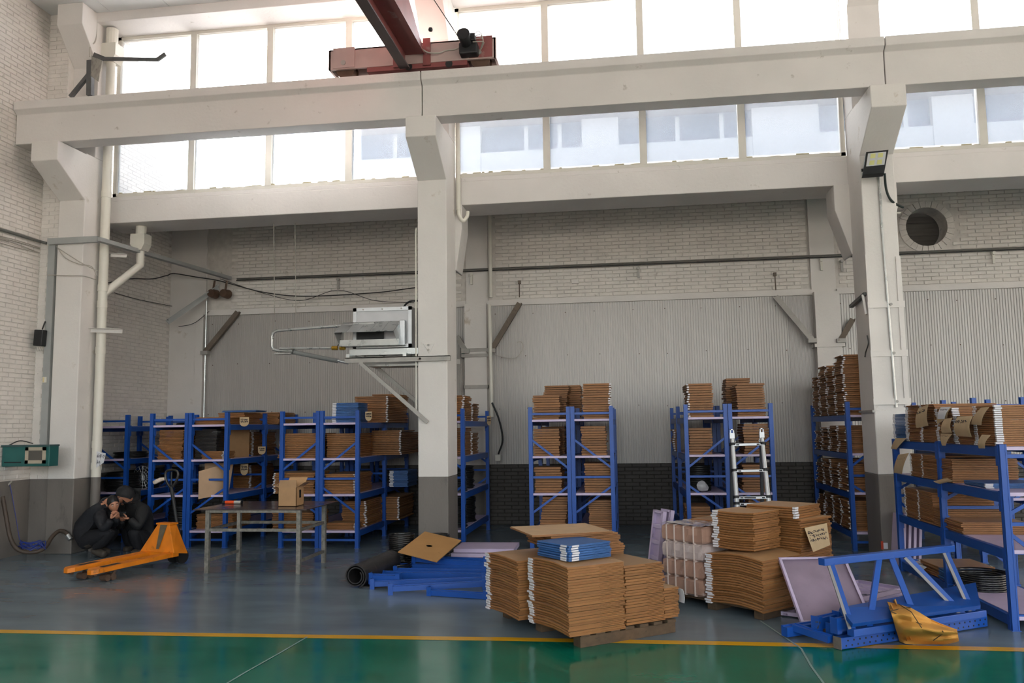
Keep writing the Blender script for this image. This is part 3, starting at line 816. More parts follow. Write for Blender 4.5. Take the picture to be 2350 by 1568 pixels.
# ---- cable channel on the left column and back to the rear wall
ch = thing('cable_channel', 'grey steel cable channel climbing beside the left column and bending back', 'cable channel', (-8.6, 11.1, 1.55))
GREYP = mat('grey_channel_paint', S(164, 166, 164), 0.5, var=0.06, scale=5)
xa = P(112, 800, Y=11.12).x
MB().box(xa - 0.05, 11.08, 1.55, xa + 0.06, 11.145, 4.52).build('riser', GREYP, ch)
a = P(118, 560, Y=11.04); e = P(226, 551, Y=11.04)
MB().bar((a.x - 0.04, 11.03, 4.56), (e.x, 11.03, 4.56), 0.09, 0.06, (0, 1, 0)).build('front_run', GREYP, ch)
MB().bar((e.x, 11.02, 4.56), (-7.45, 14.6, 4.60), 0.09, 0.06, (0, 0, 1)).build('rear_run', GREYP, ch)
tag(MB().tube([(XW + 0.04, 6.5, 4.57), (XW + 0.04, 11.1, 4.585), (XW + 0.12, 11.12, 4.56)], 0.022, 8).build('conduit_pipe', mat('grey_conduit', S(120, 120, 116), 0.5, metal=0.4), smooth=True), 'grey conduit running along the left wall', 'conduit')
wb = thing('wire_bundle', 'bundle of pale loose wires drooping under the conduit on the left wall', 'wires', (XW + 0.03, 10, 4.3))
for k in range(5):
    rn = random.Random(k)
    pts = [(XW + 0.03, 8.6 + 0.5 * j, 4.50 - 0.02 * k + rn.uniform(-0.03, 0.03)) for j in range(6)]
    MB().tube(bez(pts, 4), 0.007, 5).build('wire', CABLEW, wb)
# loops of wire strung across the left column
for k, pts in enumerate(([(134, 570), (165, 590), (195, 608), (224, 622)], [(130, 566), (150, 592), (180, 606), (210, 612), (222, 634)], [(110, 631), (160, 633), (192, 634), (220, 642)])):
    tag(MB().tube(bez([P(x, y, Y=11.04) for x, y in pts], 6), 0.007, 5).build('loose_wire', CABLEW), ['pale wire slanting across the left column below the channel', 'sagging pale wire loop on the left column', 'pale wire tied level round the left column'][k], 'wire')
ab = thing('power_adapter_box', 'black box with dangling wires hung beside the left column', 'adapter', P(92, 797, Y=11.0))
c0 = P(92, 776, Y=11.02)
MB().mbox(Matrix.Translation(c0) @ Matrix.Rotation(0.06, 4, 'Y'), 0.14, 0.10, 0.24).build('case', BLACKP, ab, bevel=0.01)
MB().tube(bez([P(97, 756, Y=11.02), P(100, 748, Y=11.04), P(104, 738, Y=11.06)], 5), 0.01, 6).build('cable', BLACKP, ab)
for k in range(3): MB().tube(bez([P(83 + 5 * k, 797, Y=11.02), P(86 + 5 * k, 806, Y=11.02), P(92 + 3 * k, 803, Y=11.04)], 5), 0.004, 5).build('cable', CABLEW, ab)
so = thing('power_socket', 'small white wall socket on the grey cable channel', 'socket', P(103, 880, Y=11.07))
c0 = P(102, 872, Y=11.07); MB().mbox(Matrix.Translation(c0), 0.06, 0.03, 0.09).build('plate', PVC, so, bevel=0.005)
MB().mbox(Matrix.Translation(c0 + V((0, -0.02, 0))), 0.012, 0.02, 0.07).build('switch', mat('cream_plastic', S(220, 205, 160), 0.4), so)

# green control cabinet with a grey display window
gc = thing('control_cabinet', 'green control cabinet with pale framed display by the left column', 'cabinet', (-8.4, 10.6, 1.29))
GREENM = mat('green_enamel', S(34, 96, 92), 0.4, var=0.08, scale=5)
gy = 10.55
gx0, gx1, gz0, gz1 = XW + 0.02, P(113, 1050, Y=gy).x, P(60, 1071, Y=gy).z, P(60, 1022, Y=gy).z
MB().box(gx0, gy, gz0, gx1, 10.74, gz1).build('body', GREENM, gc, bevel=0.008)
MB().box(gx0 - 0.01, gy - 0.012, gz1 - 0.02, gx1 + 0.01, 10.74, gz1 + 0.004).build('top_edge', mat('green_trim', S(58, 84, 84), 0.5), gc)
fx0 = gx0 + (gx1 - gx0) * 0.50; fx1 = gx1 - 0.05
f_ = MB(); f_.box(fx0, gy - 0.012, gz0 + 0.04, fx0 + 0.05, gy, gz1 - 0.03).box(fx1 - 0.05, gy - 0.012, gz0 + 0.04, fx1, gy, gz1 - 0.03).box(fx0, gy - 0.012, gz0 + 0.04, fx1, gy, gz0 + 0.085).box(fx0, gy - 0.012, gz1 - 0.075, fx1, gy, gz1 - 0.03)
f_.build('window_frame', mat('beige_plastic', S(178, 168, 148), 0.5), gc)
MB().box(fx0 + 0.05, gy - 0.006, gz0 + 0.085, fx1 - 0.05, gy, gz1 - 0.075).build('display', mat('grey_display', S(92, 88, 82), 0.25), gc)
MB().box(gx0 + 0.04, gy - 0.004, gz0 + 0.05, gx0 + 0.30, gy, gz0 + 0.065).build('label_strip', BLACKP, gc)
MB().tube(bez([(gx0 + 0.02, 10.65, gz1), (gx0 + 0.15, 10.7, gz1 + 0.06), (gx0 + 0.35, 10.7, gz1 + 0.02)], 5), 0.008, 6).build('cable', CABLE, gc)
tag(MB().tube(bez([P(8, 1072, Y=10.75), P(20, 1102, Y=10.75), P(30, 1150, Y=10.7), P(45, 1240, Y=10.65)], 6), 0.006, 5).build('loose_wire', mat('blue_cable', S(60, 70, 130), 0.5)), 'thin blue-grey wire hanging below the green cabinet', 'wire')
tag(MB().tube([P(0, 1132, Y=10.7), P(27, 1105, Y=10.72)], 0.012, 6).build('rod', CABLEW), 'pale rod leaning at the left edge under the green cabinet', 'rod')
# hose and blue wire coil on the floor by the left column
hs = thing('hose', 'thick dark hose looping over the floor to the left column', 'hose', P(60, 1268, Y=10.5))
MB().tube(bez([P(6, 1140, Y=10.45), P(14, 1185, Y=10.45), P(24, 1235, Y=10.45), P(42, 1262, Y=10.5), P(75, 1268, Y=10.55), P(102, 1258, Y=10.65), P(120, 1232, Y=10.85), P(136, 1219, Y=10.98), P(150, 1222, Y=11.0), P(159, 1236, Y=10.98)], 8), 0.028, 10).build('tube', mat('hose_rubber', S(74, 62, 52), 0.6, var=0.15, scale=8), hs, smooth=True)
MB().tube([P(155, 1228, Y=10.98), P(162, 1238, Y=10.98)], 0.034, 10).build('coupling', GALV, hs, smooth=True)
wc = MB(); rn = random.Random(3); pts = []
c0 = P(74, 1266, Y=10.62)
for k in range(60):
    a = k * 0.7; pts.append(c0 + V((math.cos(a) * (0.16 + rn.uniform(-0.04, 0.05)), math.sin(a) * 0.12 * 0.8, 0.02 + rn.uniform(0, 0.12))))
wc.tube(bez(pts, 2), 0.006, 5)
tag(wc.build('wire_coil', mat('blue_wire', S(40, 60, 140), 0.5)), 'tangle of thin blue wire on the floor by the hose', 'wire')

# ---- bracket with arm and old sign plate at the head of the left column
bk_ = thing('arm_bracket', 'rusty steel arm bracket with a grey plate above the crane beam', 'bracket', (-8.0, 11.1, 6.51))
DKST = mat('dark_weathered_steel', S(92, 92, 92), 0.6, var=0.2, scale=8, dark=S(120, 96, 76), dark_amt=0.15, dark_scale=9)
MB().bar(P(207, 220, Y=11.05), P(208, 140, Y=11.05), 0.08, 0.08, (0, 1, 0)).build('post', DKST, bk_)
MB().bar(P(162, 223, Y=11.05), P(207, 168, Y=11.05), 0.055, 0.05, (0, 1, 0)).build('stay', DKST, bk_)
MB().bar(P(216, 126, Y=10.95), P(238, 135, Y=10.9), 0.03, 0.07, (0, 0, 1)).build('arm', DKST, bk_)
MB().bar(P(236, 135, Y=10.9), P(362, 137, Y=10.85), 0.03, 0.05, (0, 0, 1)).build('arm', DKST, bk_)
MB().bar(P(360, 138, Y=10.85), P(380, 124, Y=10.85), 0.03, 0.06, (0, 0, 1)).build('arm_tip', DKST, bk_)
b = MB(); q = [P(212, 128, Y=11.0), P(236, 140, Y=10.86), P(227, 188, Y=10.86), P(210, 175, Y=11.0)]
b.sheet([[q[0], q[1]], [q[3], q[2]]], 0.012); b.build('sign_plate', mat('grey_faded_plate', S(160, 156, 148), 0.7, var=0.25, scale=12, dark=S(80, 70, 64), dark_amt=0.2, dark_scale=14), bk_)
tag(MB().tube(bez([P(222, 28, Y=11.2), P(221, 80, Y=11.2), P(217, 98, Y=11.15), P(208, 105, Y=11.1), P(206, 130, Y=11.05)], 5), 0.01, 6).build('loose_wire', CABLEW), 'pale wire running down the head of the left column', 'wire')

# ---- floodlight on the right column
fd = thing('floodlight', 'black LED floodlight with four yellow emitters on the right column', 'lamp', P(2008, 372, Y=11.0))
q = [P(1988, 349, Y=10.92), P(2039, 344, Y=10.92), P(2029, 397, Y=10.78), P(1980, 401, Y=10.78)]      # TL TR BR BL
ux = (q[1] - q[0]); uz = (q[3] - q[0]); nrm = uz.cross(ux).normalized()
if nrm.y > 0: nrm = -nrm
b = MB(); b.add([q[0], q[1], q[2], q[3]] + [p_ - nrm * 0.07 for p_ in q], [(0, 1, 2, 3), (7, 6, 5, 4), (0, 4, 5, 1), (1, 5, 6, 2), (2, 6, 7, 3), (3, 7, 4, 0)]); b.build('housing', BLACKP, fd)
def onp(u, v, d=0.004): return q[0] + ux * u + uz * v + nrm * d
b = MB(); b.add([onp(0.09, 0.08), onp(0.91, 0.08), onp(0.91, 0.66), onp(0.09, 0.66)], [(0, 1, 2, 3)]); rf_ = b.build('reflector', mat('lamp_reflector', S(206, 208, 210), 0.3, metal=0.3), fd)
for u in (0.22, 0.56):
    for v in (0.12, 0.42):
        b = MB(); b.add([onp(u, v, 0.007), onp(u + 0.22, v, 0.007), onp(u + 0.22, v + 0.2, 0.007), onp(u, v + 0.2, 0.007)], [(0, 1, 2, 3)]); b.build('led_panel', mat('led_phosphor', S(206, 206, 140), 0.5), rf_)
MB().bar(P(2005, 400, Y=10.85), P(2010, 392, Y=11.08), 0.10, 0.02).build('mount', BLACKP, fd)
MB().tube([P(1977, 391, Y=10.86), P(1984, 390, Y=10.86)], 0.02, 8).build('side_knob', BLACKP, fd)
MB().tube(bez([P(2030, 398, Y=10.9), P(2033, 430, Y=10.98), P(2040, 452, Y=11.02), P(2052, 466, Y=11.1), P(2072, 476, Y=11.3)], 6), 0.016, 8).build('power_cable', mat('black_green_cable', S(24, 38, 36), 0.5), fd, smooth=True)
o = MB(); o.tube([P(2017, 402, Y=11.06), P(2024, 520, Y=11.06), P(2057, 935, Y=11.06)], 0.016, 8)
tag(o.build('conduit_pipe', GALV, smooth=True), 'thin pale conduit running down the face of the right column', 'conduit')
o = MB(); o.box(*(P(2052, 487, Y=11.3) - V((0, 0.03, 0.02))), *(P(2063, 492, Y=11.3) + V((0.02, 0.03, 0.02))))
tag(o.build('junction_plate', PVC), 'small white plate behind the right column under the floodlight cable', 'plate')
# steel strapping on the right column
st = thing('column_strapping', 'white steel strap frame round the right column', 'steel frame', (3.27, 11.06, 1.9))
xa, xb = 3.07, 3.485
for x, za, zb in ((3.085, 1.86, 3.87), (3.455, 1.90, 3.83)): MB().box(x - 0.03, 11.062, za, x + 0.03, 11.079, zb).build('vertical_strap', WHITE, st)
for py in (699, 811, 922):
    z = P(2040, py, Y=11.07).z; MB().box(3.05, 11.055, z - 0.04, 3.50, 11.079, z + 0.04).build('cross_strap', WHITE, st)
    MB().cyl((3.33, 11.04, z), (3.33, 11.056, z), 0.018, 8).build('bolt', STEELP, st)
z = P(1965, 945, Y=11.3).z; MB().box(3.035, 11.07, z - 0.015, 3.06, 11.72, z + 0.015).build('side_strap', STEELP, st)
# bent hook of flat steel on the left face of the right column
hk = thing('hook_bracket', 'small dark steel bracket on the side of the right column', 'bracket', (3.0, 11.3, 3.3))
MB().bar((3.05, 11.12, 3.37), (3.0, 11.66, 3.28), 0.05, 0.04, (0, 0, 1)).build('flat_bar', DKST, hk)
MB().tube([(3.02, 11.15, 3.36), (3.04, 11.12, 3.1)], 0.018, 6).build('tube', WHITE, hk)
tag(MB().tube(bez([P(1990, 770, Y=11.07), P(1993, 788, Y=11.07), P(1987, 808, Y=11.2), P(1985, 820, Y=11.2)], 5), 0.008, 6).build('loose_wire', CABLE), 'short dark wire hanging on the side of the right column', 'wire')

# ---- back wall: conduit with hangers, trim rail, braces, pilaster straps
o = MB(); o.tube([(-7.35, 14.70, 4.60), (9.2, 14.70, 4.58)], 0.016, 8)
co = tag(o.build('conduit_pipe', mat('steel_conduit', S(120, 118, 112), 0.4, metal=0.5), smooth=True), 'long steel conduit across the back wall below the bricks', 'conduit')
o = MB(); o.tube([(-7.35, 14.68, 4.565), (9.2, 14.68, 4.545)], 0.010, 8); o.build('cable', CABLE, co)
for k, (px, py) in enumerate(((776, 648), (1082, 637), (1465, 622), (1885, 604), (1932, 606), (2280, 588))):
    c0 = P(px, py, Y=14.70)
    h = MB(); h.box(c0.x - 0.02, 14.69, c0.z - 0.13, c0.x + 0.02, 14.72, c0.z + 0.06); h.cyl((c0.x, 14.66, c0.z + 0.05), (c0.x, 14.74, c0.z + 0.05), 0.03, 8)
    h.build('hanger', PVC if k % 2 else STEELP, co)
for i, (a, b_) in enumerate(((-7.99, -2.912), (-2.51, 3.155), (3.563, 9.1))):
    t = MB().box(a, YB - 0.10, 3.91, b_, YB - 0.05, 4.0)
    struct(t.build('trim_%d' % (i + 1), WHITE), 'white steel rail over the cladding, bay %s' % ['left', 'middle', 'right'][i])
DKB = mat('sooty_steel', S(116, 104, 92), 0.65, metal=0.2, var=0.2, scale=6, dark=S(64, 54, 46), dark_amt=0.3, dark_scale=6)
for k, (p0, p1, mt, lb) in enumerate((((545, 716), (470, 808), DKB, 'dark diagonal steel brace at the left pilaster'), ((1192, 696), (1128, 803), DKB, 'sooty diagonal brace right of the middle pilaster'),
                                      ((1780, 681), (1864, 780), STEELP, 'pale diagonal brace left of the right pilaster'), ((1957, 733), (1930, 780), DKB, 'short dark brace right of the right pilaster'),
                                      ((1048, 772), (1068, 805), STEELP, 'short pale brace between the middle column and the pilaster'))):
    bb = thing('diagonal_brace', lb, 'brace', P(*p1, Y=14.55))
    MB().bar(P(*p0, Y=14.62), P(*p1, Y=14.52), 0.09, 0.02, (0, 1, 0)).build('flange', mt, bb)
    d_ = (P(*p1, Y=14.52) - P(*p0, Y=14.62)).normalized()
    MB().bar(P(*p0, Y=14.62) + V((0.035, 0.04, 0)), P(*p1, Y=14.52) + V((0.035, 0.04, 0)), 0.02, 0.09, (0, 1, 0)).build('web', mt, bb)
    c0 = P(*p1, Y=14.52); MB().box(c0.x - 0.07, 14.48, c0.z - 0.05, c0.x + 0.07, 14.60, c0.z + 0.02).build('foot_plate', STEELP, bb)
for k, (x0, x1, z) in enumerate(((-2.98, -2.44, 3.10), (-2.98, -2.44, 3.00), (-2.94, -2.48, 2.44), (3.1, 3.62, 3.02), (3.1, 3.62, 2.32), (3.1, 3.62, 2.23))):
    s_ = MB().box(x0, 14.515, z - 0.03, x1, 14.535, z + 0.03); 
    s_.box(x0, 14.515, z - 0.03, x0 + 0.012, 14.78, z + 0.03).box(x1 - 0.012, 14.515, z - 0.03, x1, 14.78, z + 0.03)
    tag(s_.build('pilaster_strap', STEELP if k < 3 else WHITE), ['upper steel strap round the middle pilaster', 'steel strap just below the upper one on the middle pilaster', 'lowest steel strap round the middle pilaster', 'white steel strap round the right pilaster at brace height', 'thin white strap round the right pilaster, lower pair upper', 'thin white strap round the right pilaster, lower pair lower'][k], 'strap')
o = MB(); o.tube([(-2.44, 14.62, 5.7), (-2.44, 14.62, 4.05)], 0.035, 10); o.tube([(-2.44, 14.47, 3.9), (-2.42, 14.47, 1.9)], 0.035, 10)
tag(o.build('drain_pipe', PVC, smooth=True), 'white pipe running down the right side of the middle pilaster', 'pipe')
o = MB(); o.tube(bez([(-2.40, 14.4, 2.15), (-2.28, 14.4, 1.85), (-2.22, 14.4, 1.5), (-2.30, 14.4, 1.25)], 6), 0.016, 8)
tag(o.build('black_cable', BLACKP), 'black cable curving down beside the rack post at the middle pilaster', 'cable')
o = MB(); o.box(-2.36, 14.40, 1.13, -2.26, 14.46, 1.24)
tag(o.build('socket_box', PVC, bevel=0.01), 'white socket box at the foot of the black cable', 'socket')
o = MB(); o.tube([(-7.90, 14.6, 4.2), (-7.90, 14.6, 1.3)], 0.018, 8)
tag(o.build('conduit_pipe', GALV, smooth=True), 'thin vertical conduit down the left pilaster', 'conduit')
# big grey strut and two lamps in the far left corner
gs = thing('angle_strut', 'grey angle-steel strut in the far left corner under the conduit', 'strut', P(384, 740, Y=14.2))
MB().bar(P(384, 735, Y=14.0), P(500, 655, Y=14.62), 0.13, 0.02, (0, 0, 1)).build('flange', GREYP, gs)
MB().bar(P(384, 740, Y=14.0), P(500, 660, Y=14.62), 0.02, 0.09, (0, 0, 1)).build('web', GREYP, gs)
for k, px in enumerate((487, 515)):
    c0 = P(px, 674, Y=14.5)
    l = MB(); l.cyl(c0 + V((0, -0.06, 0)), c0 + V((0.02, 0.10, 0)), 0.075, 14, 0.09); l.cyl(c0 + V((0, 0.03, 0.06)), c0 + V((0.03, 0.03, 0.25)), 0.02, 8)
    tag(l.build('spot_lamp', RUSTY, smooth=True), ['rusty round spot lamp nearer the strut in the far left corner', 'rusty round spot lamp right of the strut in the far left corner'][k], 'lamp')
wl = [([(385, 632), (400, 628), (450, 636), (505, 645), (600, 670), (700, 680), (860, 672), (955, 660)], 'dark cable sagging across the left bay of the back wall'),
      ([(245, 650), (300, 640), (350, 640), (385, 632)], 'dark cable along the left wall into the far corner'),
      ([(262, 672), (320, 688), (380, 700), (410, 706)], 'dark wire drooping on the left wall towards the strut'),
      ([(410, 750), (445, 742), (480, 715)], 'thin wire looping below the strut in the far corner'),
      ([(505, 640), (600, 672), (690, 690), (775, 666), (860, 690), (950, 695)], 'thin wire swagged between the hangers of the left bay')]
for pts, lb in wl:
    yy = 14.6 if 'left wall' not in lb else None
    w3 = [P(x, y, Y=14.6) if yy else P(x, y, X=XW + 0.04) for x, y in pts]
    tag(MB().tube(bez(w3, 6), 0.010 if 'dark cable' in lb else 0.006, 5).build('loose_wire', CABLE), lb, 'wire')
for k, px in enumerate((628, 677)):
    tag(MB().tube([P(px, 512, Y=12.2), P(px + 2, 722, Y=12.2)], 0.006, 5).build('hanging_wire', CABLEW), ['left one of two thin wires hanging from the lintel', 'right one of two thin wires hanging from the lintel'][k], 'wire')
tag(MB().tube(bez([P(1135, 815, Y=14.6), P(1180, 823, Y=14.6), P(1200, 800, Y=14.6), P(1196, 785, Y=14.6), P(1186, 786, Y=14.6)], 6), 0.006, 5).build('loose_wire', CABLEW), 'thin pale wire curled on the cladding beside the middle pilaster', 'wire')
for k, (px, py) in enumerate(((1320, 646), (1192, 648), (1778, 630))):
    c0 = P(px, py, Y=14.73)
    b = MB()
    if k == 0: b.box(c0.x - 0.06, 14.70, c0.z - 0.04, c0.x + 0.06, 14.76, c0.z + 0.03)
    else: b.box(c0.x - 0.025, 14.70, c0.z - 0.03, c0.x + 0.025, 14.76, c0.z + 0.03).tube([(c0.x, 14.72, c0.z), (c0.x, 14.70, c0.z - 0.28)], 0.01, 6)
    tag(b.build('anchor_plate', WHITE if k == 0 else DKB), ['white square anchor plate on the back wall above the cladding', 'dark wall anchor with a hanger rod above the middle pilaster brace', 'dark wall anchor with a hanger rod above the right pilaster brace'][k], 'anchor')

# boarding outside the porthole
pb = MB()
for k in range(6):
    z = RC[1] - 0.30 + k * 0.115
    pb = MB(); pb.box(RC[0] - 0.5, YB + 0.40 + 0.01 * (k % 2), z, RC[0] + 0.5, YB + 0.43 + 0.01 * (k % 2), z + 0.112)
    tag(pb.build('porthole_board', mat('dark_grey_board', S(92, 88, 84), 0.8, var=0.2, scale=6, stretch=(0.3, 1, 4))), ['lowest', 'second', 'third', 'fourth', 'fifth', 'highest'][k] + ' dark board closing the round porthole from outside', 'board', 'boards outside the porthole')

# ================================================================== STORAGE RACKS
def c_post(mb, x, y, w, d, z0, z1, face):
    """perforated C-section upright: web and two flanges, open side towards `face` (+1/-1 in x)"""
    t = 0.004
    mb.box(x - w / 2, y - d / 2, z0, x + w / 2, y - d / 2 + t, z1)           # front flange
    mb.box(x - w / 2, y + d / 2 - t, z0, x + w / 2, y + d / 2, z1)           # back flange
    xx = x - face * w / 2
    mb.box(min(xx, xx + face * t), y - d / 2, z0, max(xx, xx + face * t), y + d / 2, z1)
    mb.box(x - w / 2 + (0.0), y - d / 2 - 0.003, z0, x - w / 2 + 0.012, y - d / 2, z1)
    mb.box(x + w / 2 - 0.012, y - d / 2 - 0.003, z0, x + w / 2, y - d / 2, z1)

def rack(label, x0, x1, ys, H, levels, flip=1, rotz=0.0, mid=(1.0,), group=None):
    """run of shelving: frames across X at each y in ys, beams along Y, boards on each level (top surface z)"""
    L = V((x0, ys[0], 0.0)); W = x1 - x0
    r = thing('storage_rack', label, 'rack', L, rotz, group)
    M = world_of(r)
    def put(mb, name, mt, par=None):
        mb.v = [tuple(M @ V(v)) for v in mb.v]; return mb.build(name, mt, par or r)
    pw, pd = 0.055, 0.06
    for fi, y in enumerate(ys):
        yl = y - ys[0]
        for k, x in enumerate((pw / 2, W - pw / 2)):
            b = MB(); c_post(b, x, yl, pw, pd, 0.0, H, 1 if k == 0 else -1); b.box(x - 0.035, yl - 0.04, 0, x + 0.035, yl + 0.04, 0.006)
            put(b, 'upright', BLUE)
        hz = [H - 0.10, 0.115] + [m for m in mid]
        for z in hz:
            put(MB().box(pw, yl - 0.017, z - 0.015, W - pw, yl + 0.017, z + 0.015), 'cross_brace', BLUE)
        zs = [(H - 0.47, mid[0] + 0.13), (mid[0] - 0.13, 0.50 * H / 2)] if H > 1.7 else [(H - 0.25, mid[0] + 0.08), (mid[0] - 0.08, 0.28)]
        for (za, zb), s_ in zip(zs, (flip, -flip)):
            a, b_ = (pw * 0.8, W - pw * 0.8) if s_ > 0 else (W - pw * 0.8, pw * 0.8)
            put(MB().bar((a, yl, za), (b_, yl, zb), 0.03, 0.02, (0, 1, 0)), 'diagonal_brace', BLUE)
    for ya, yb_ in zip(ys, ys[1:]):
        a, b_ = ya - ys[0], yb_ - ys[0]
        for z in levels:
            for x in (pw / 2, W - pw / 2):
                b = MB(); b.box(x - 0.02, a + 0.03, z - 0.085, x + 0.02, b_ - 0.03, z - 0.004)
                s_ = 1 if x < W / 2 else -1
                sb_ = put(b, 'shelf_beam', BLUEDK)
                for yy in (a + 0.03, b_ - 0.03):
                    b = MB(); b.box(x - s_ * 0.0 - 0.03, yy - 0.025, z - 0.16, x + 0.03, yy + 0.025, z + 0.01); put(b, 'beam_hook', BLUE, sb_)
            b = MB(); b.box(pw * 0.9, a - 0.02, z - 0.03, W - pw * 0.9, b_ - 0.02, z)
            put(b, 'shelf_board', LILAC)
    return r
LV = [1.82, 1.30, 0.775, 0.25]
def xr(a, b, Y, py=960): return P(a, py, Y=Y).x, P(b, py, Y=Y).x
RK = {}
def R(key, label, px0, px1, ys, flip=1, rotz=0.0, x0=None, x1=None, H=2.0, lv=LV, mid=(1.0,)):
    if x0 is None: x0, x1 = xr(px0, px1, ys[0])
    RK[key] = (x0, x1, ys)
    return rack(label, x0, x1, ys, H, lv, flip, rotz, mid)
R('0', 'blue rack against the left wall, behind the two crouching people', 0, 0, [12.35, 13.6, 14.5], x0=-8.58, x1=-7.95)
R('1a', 'blue rack at the left with the pallet jack in front', 347, 434.5, [11.80, 13.10, 14.40])
R('1b', 'blue rack with leaning brown boards, left of the steel table', 435.5, 526, [11.80, 13.10, 14.40])
R('2a', 'blue rack standing behind the steel table and open box', 644.6, 735, [11.85, 13.15, 14.45], flip=-1)
R('2b', 'blue rack topped with blue cartons left of the middle column', 736, 825.5, [11.85, 13.20, 14.55], flip=-1)
R('3', 'blue rack half hidden behind the middle column', 0, 1066, [11.95, 14.05], x1=P(1066, 960, Y=11.95).x, x0=P(1066, 960, Y=11.95).x - 0.62)
R('4a', 'left half of the blue rack pair under the middle cladding', 1212.6, 1308.3, [11.92, 13.20, 14.40])
R('4b', 'right half of the blue rack pair under the middle cladding', 1309.3, 1407, [11.92, 13.20, 14.40])
R('5a', 'blue rack left of the ladder holding dark rings', 1569, 1669.5, [11.90, 13.15, 14.35], flip=-1, rotz=0.03)
R('5b', 'blue rack behind the silver ladder', 1670.5, 1774, [11.90, 13.15, 14.35], flip=-1, rotz=0.03)
R('6', 'blue rack with a tall carton pile behind the right column', 1939, 0, [11.90, 14.10], x0=P(1939, 930, Y=11.9).x, x1=P(1939, 930, Y=11.9).x + 0.62, flip=-1)
R('8', 'tall blue rack behind the low rack at the right edge', 0, 0, [11.0, 12.0, 13.2], x0=4.18, x1=4.80, H=2.0)
# low rack at the right edge, nearest to the viewer
RLV = [1.50, 1.12, 0.65, 0.115]
R('R', 'low blue rack at the right edge beside the pile of blue frames', 0, 0, [7.53, 8.95, 10.38], x0=3.05, x1=3.72, H=1.52, lv=RLV, mid=(0.86,), flip=-1)

# ================================================================== FLATTENED CARTONS
def card(name, col, dk, rough=0.8):
    m = bpy.data.materials.new(name); m.use_nodes = True; nt = m.node_tree; b = nt.nodes['Principled BSDF']
    b.inputs['Roughness'].default_value = rough; b.inputs['Specular IOR Level'].default_value = 0.5
    oi = nt.nodes.new('ShaderNodeObjectInfo'); ge = nt.nodes.new('ShaderNodeNewGeometry')
    ad = nt.nodes.new('ShaderNodeMath'); ad.operation = 'ADD'
    nt.links.new(oi.outputs['Random'], ad.inputs[0]); nt.links.new(ge.outputs['Random Per Island'], ad.inputs[1])
    fr_ = nt.nodes.new('ShaderNodeMath'); fr_.operation = 'FRACT'; nt.links.new(ad.outputs[0], fr_.inputs[0])
    n = nt.nodes.new('ShaderNodeTexNoise'); n.inputs['Scale'].default_value = 9; n.inputs['Detail'].default_value = 5
    nt.links.new(ge.outputs['Position'], n.inputs['Vector'])
    mr = nt.nodes.new('ShaderNodeMapRange'); mr.inputs['To Min'].default_value = 0.84; mr.inputs['To Max'].default_value = 1.12
    nt.links.new(fr_.outputs[0], mr.inputs['Value'])
    mr2 = nt.nodes.new('ShaderNodeMapRange'); mr2.inputs['From Min'].default_value = 0.3; mr2.inputs['From Max'].default_value = 0.7
    mr2.inputs['To Min'].default_value = 0.92; mr2.inputs['To Max'].default_value = 1.06
    nt.links.new(n.outputs['Fac'], mr2.inputs['Value'])
    mu = nt.nodes.new('ShaderNodeMath'); mu.operation = 'MULTIPLY'; nt.links.new(mr.outputs[0], mu.inputs[0]); nt.links.new(mr2.outputs[0], mu.inputs[1])
    mx = nt.nodes.new('ShaderNodeMix'); mx.data_type = 'RGBA'; mx.blend_type = 'MULTIPLY'; mx.inputs[0].default_value = 1
    mx.inputs[6].default_value = col; nt.links.new(mu.outputs[0], mx.inputs[7]); nt.links.new(mx.outputs[2], b.inputs['Base Color'])
    return m
CARD = card('brown_cardboard_edge', S(148, 100, 56), None, 0.55)
CARDF = card('brown_cardboard_face', S(178, 140, 100), None, 0.40)
CARDB = card('blue_printed_cardboard', S(52, 98, 158), None, 0.45)
CARDK = card('dark_wrapped_cardboard', S(52, 48, 46), None, 0.4)
SLIT = mat('carton_slit_dark', S(96, 66, 40), 0.9)

def flat_mesh(su, sv, t, bend=0.0, seg=5, mt=CARD, simple=False, wave=0.0, seed=0):
    """folded carton lying flat: two plies joined by a fold along the +u/-u edges with a slit between them.
    u from 0..su, v from 0..sv, z from 0..t; bend lowers the middle of the v span"""
    rn = random.Random(seed)
    b = MB()
    p = t * 0.42; g_ = t * 0.08; ins = t * 0.26
    # cross-section over (u, z): bottom ply, slit on the +u side, top ply; small chamfers
    prof = [(ins, 0.0), (su - ins * 0.7, 0.0), (su, p * 0.45), (su - ins * 0.5, p), (su * 0.55, p + g_ * 0.4), (su * 0.55, t - p - g_ * 0.4),
            (su - ins * 0.5, t - p), (su, t - p * 0.45), (su - ins * 0.7, t), (ins, t), (0.0, t * 0.62), (0.0, t * 0.38)]
    if simple: prof = [(ins, 0), (su - ins, 0), (su, t * 0.5), (su - ins, t * 0.97), (ins, t * 0.97), (0, t * 0.5)]
    k = len(prof); w1, w2 = rn.uniform(0, 6), rn.uniform(3, 8)
    for i in range(seg + 1):
        v = sv * i / seg; c = (2 * i / seg - 1)
        dz = bend * (c * c - 1.0) + bend + wave * math.sin(w1 + c * w2)
        for (u, z) in prof: b.v.append((u, v, z + dz))
    for i in range(seg):
        A, B = i * k, (i + 1) * k
        for j in range(k):
            b.mi(1 if j in ((0, 3) if simple else (0, 8)) else 0); b.face((A + j, B + j, B + (j + 1) % k, A + (j + 1) % k))
    b.mi(0)
    def cap(A, fl):
        if simple: q = [tuple(range(A, A + 6))]
        else: q = [(A + 0, A + 1, A + 2, A + 3, A + 4), (A + 0, A + 4, A + 5, A + 9, A + 10, A + 11), (A + 5, A + 6, A + 7, A + 8, A + 9)]
        for f in q: b.face(f if not fl else f[::-1])
    cap(0, True); cap(seg * k, False)
    return b
N_IND = [0]
STUFF = MB()
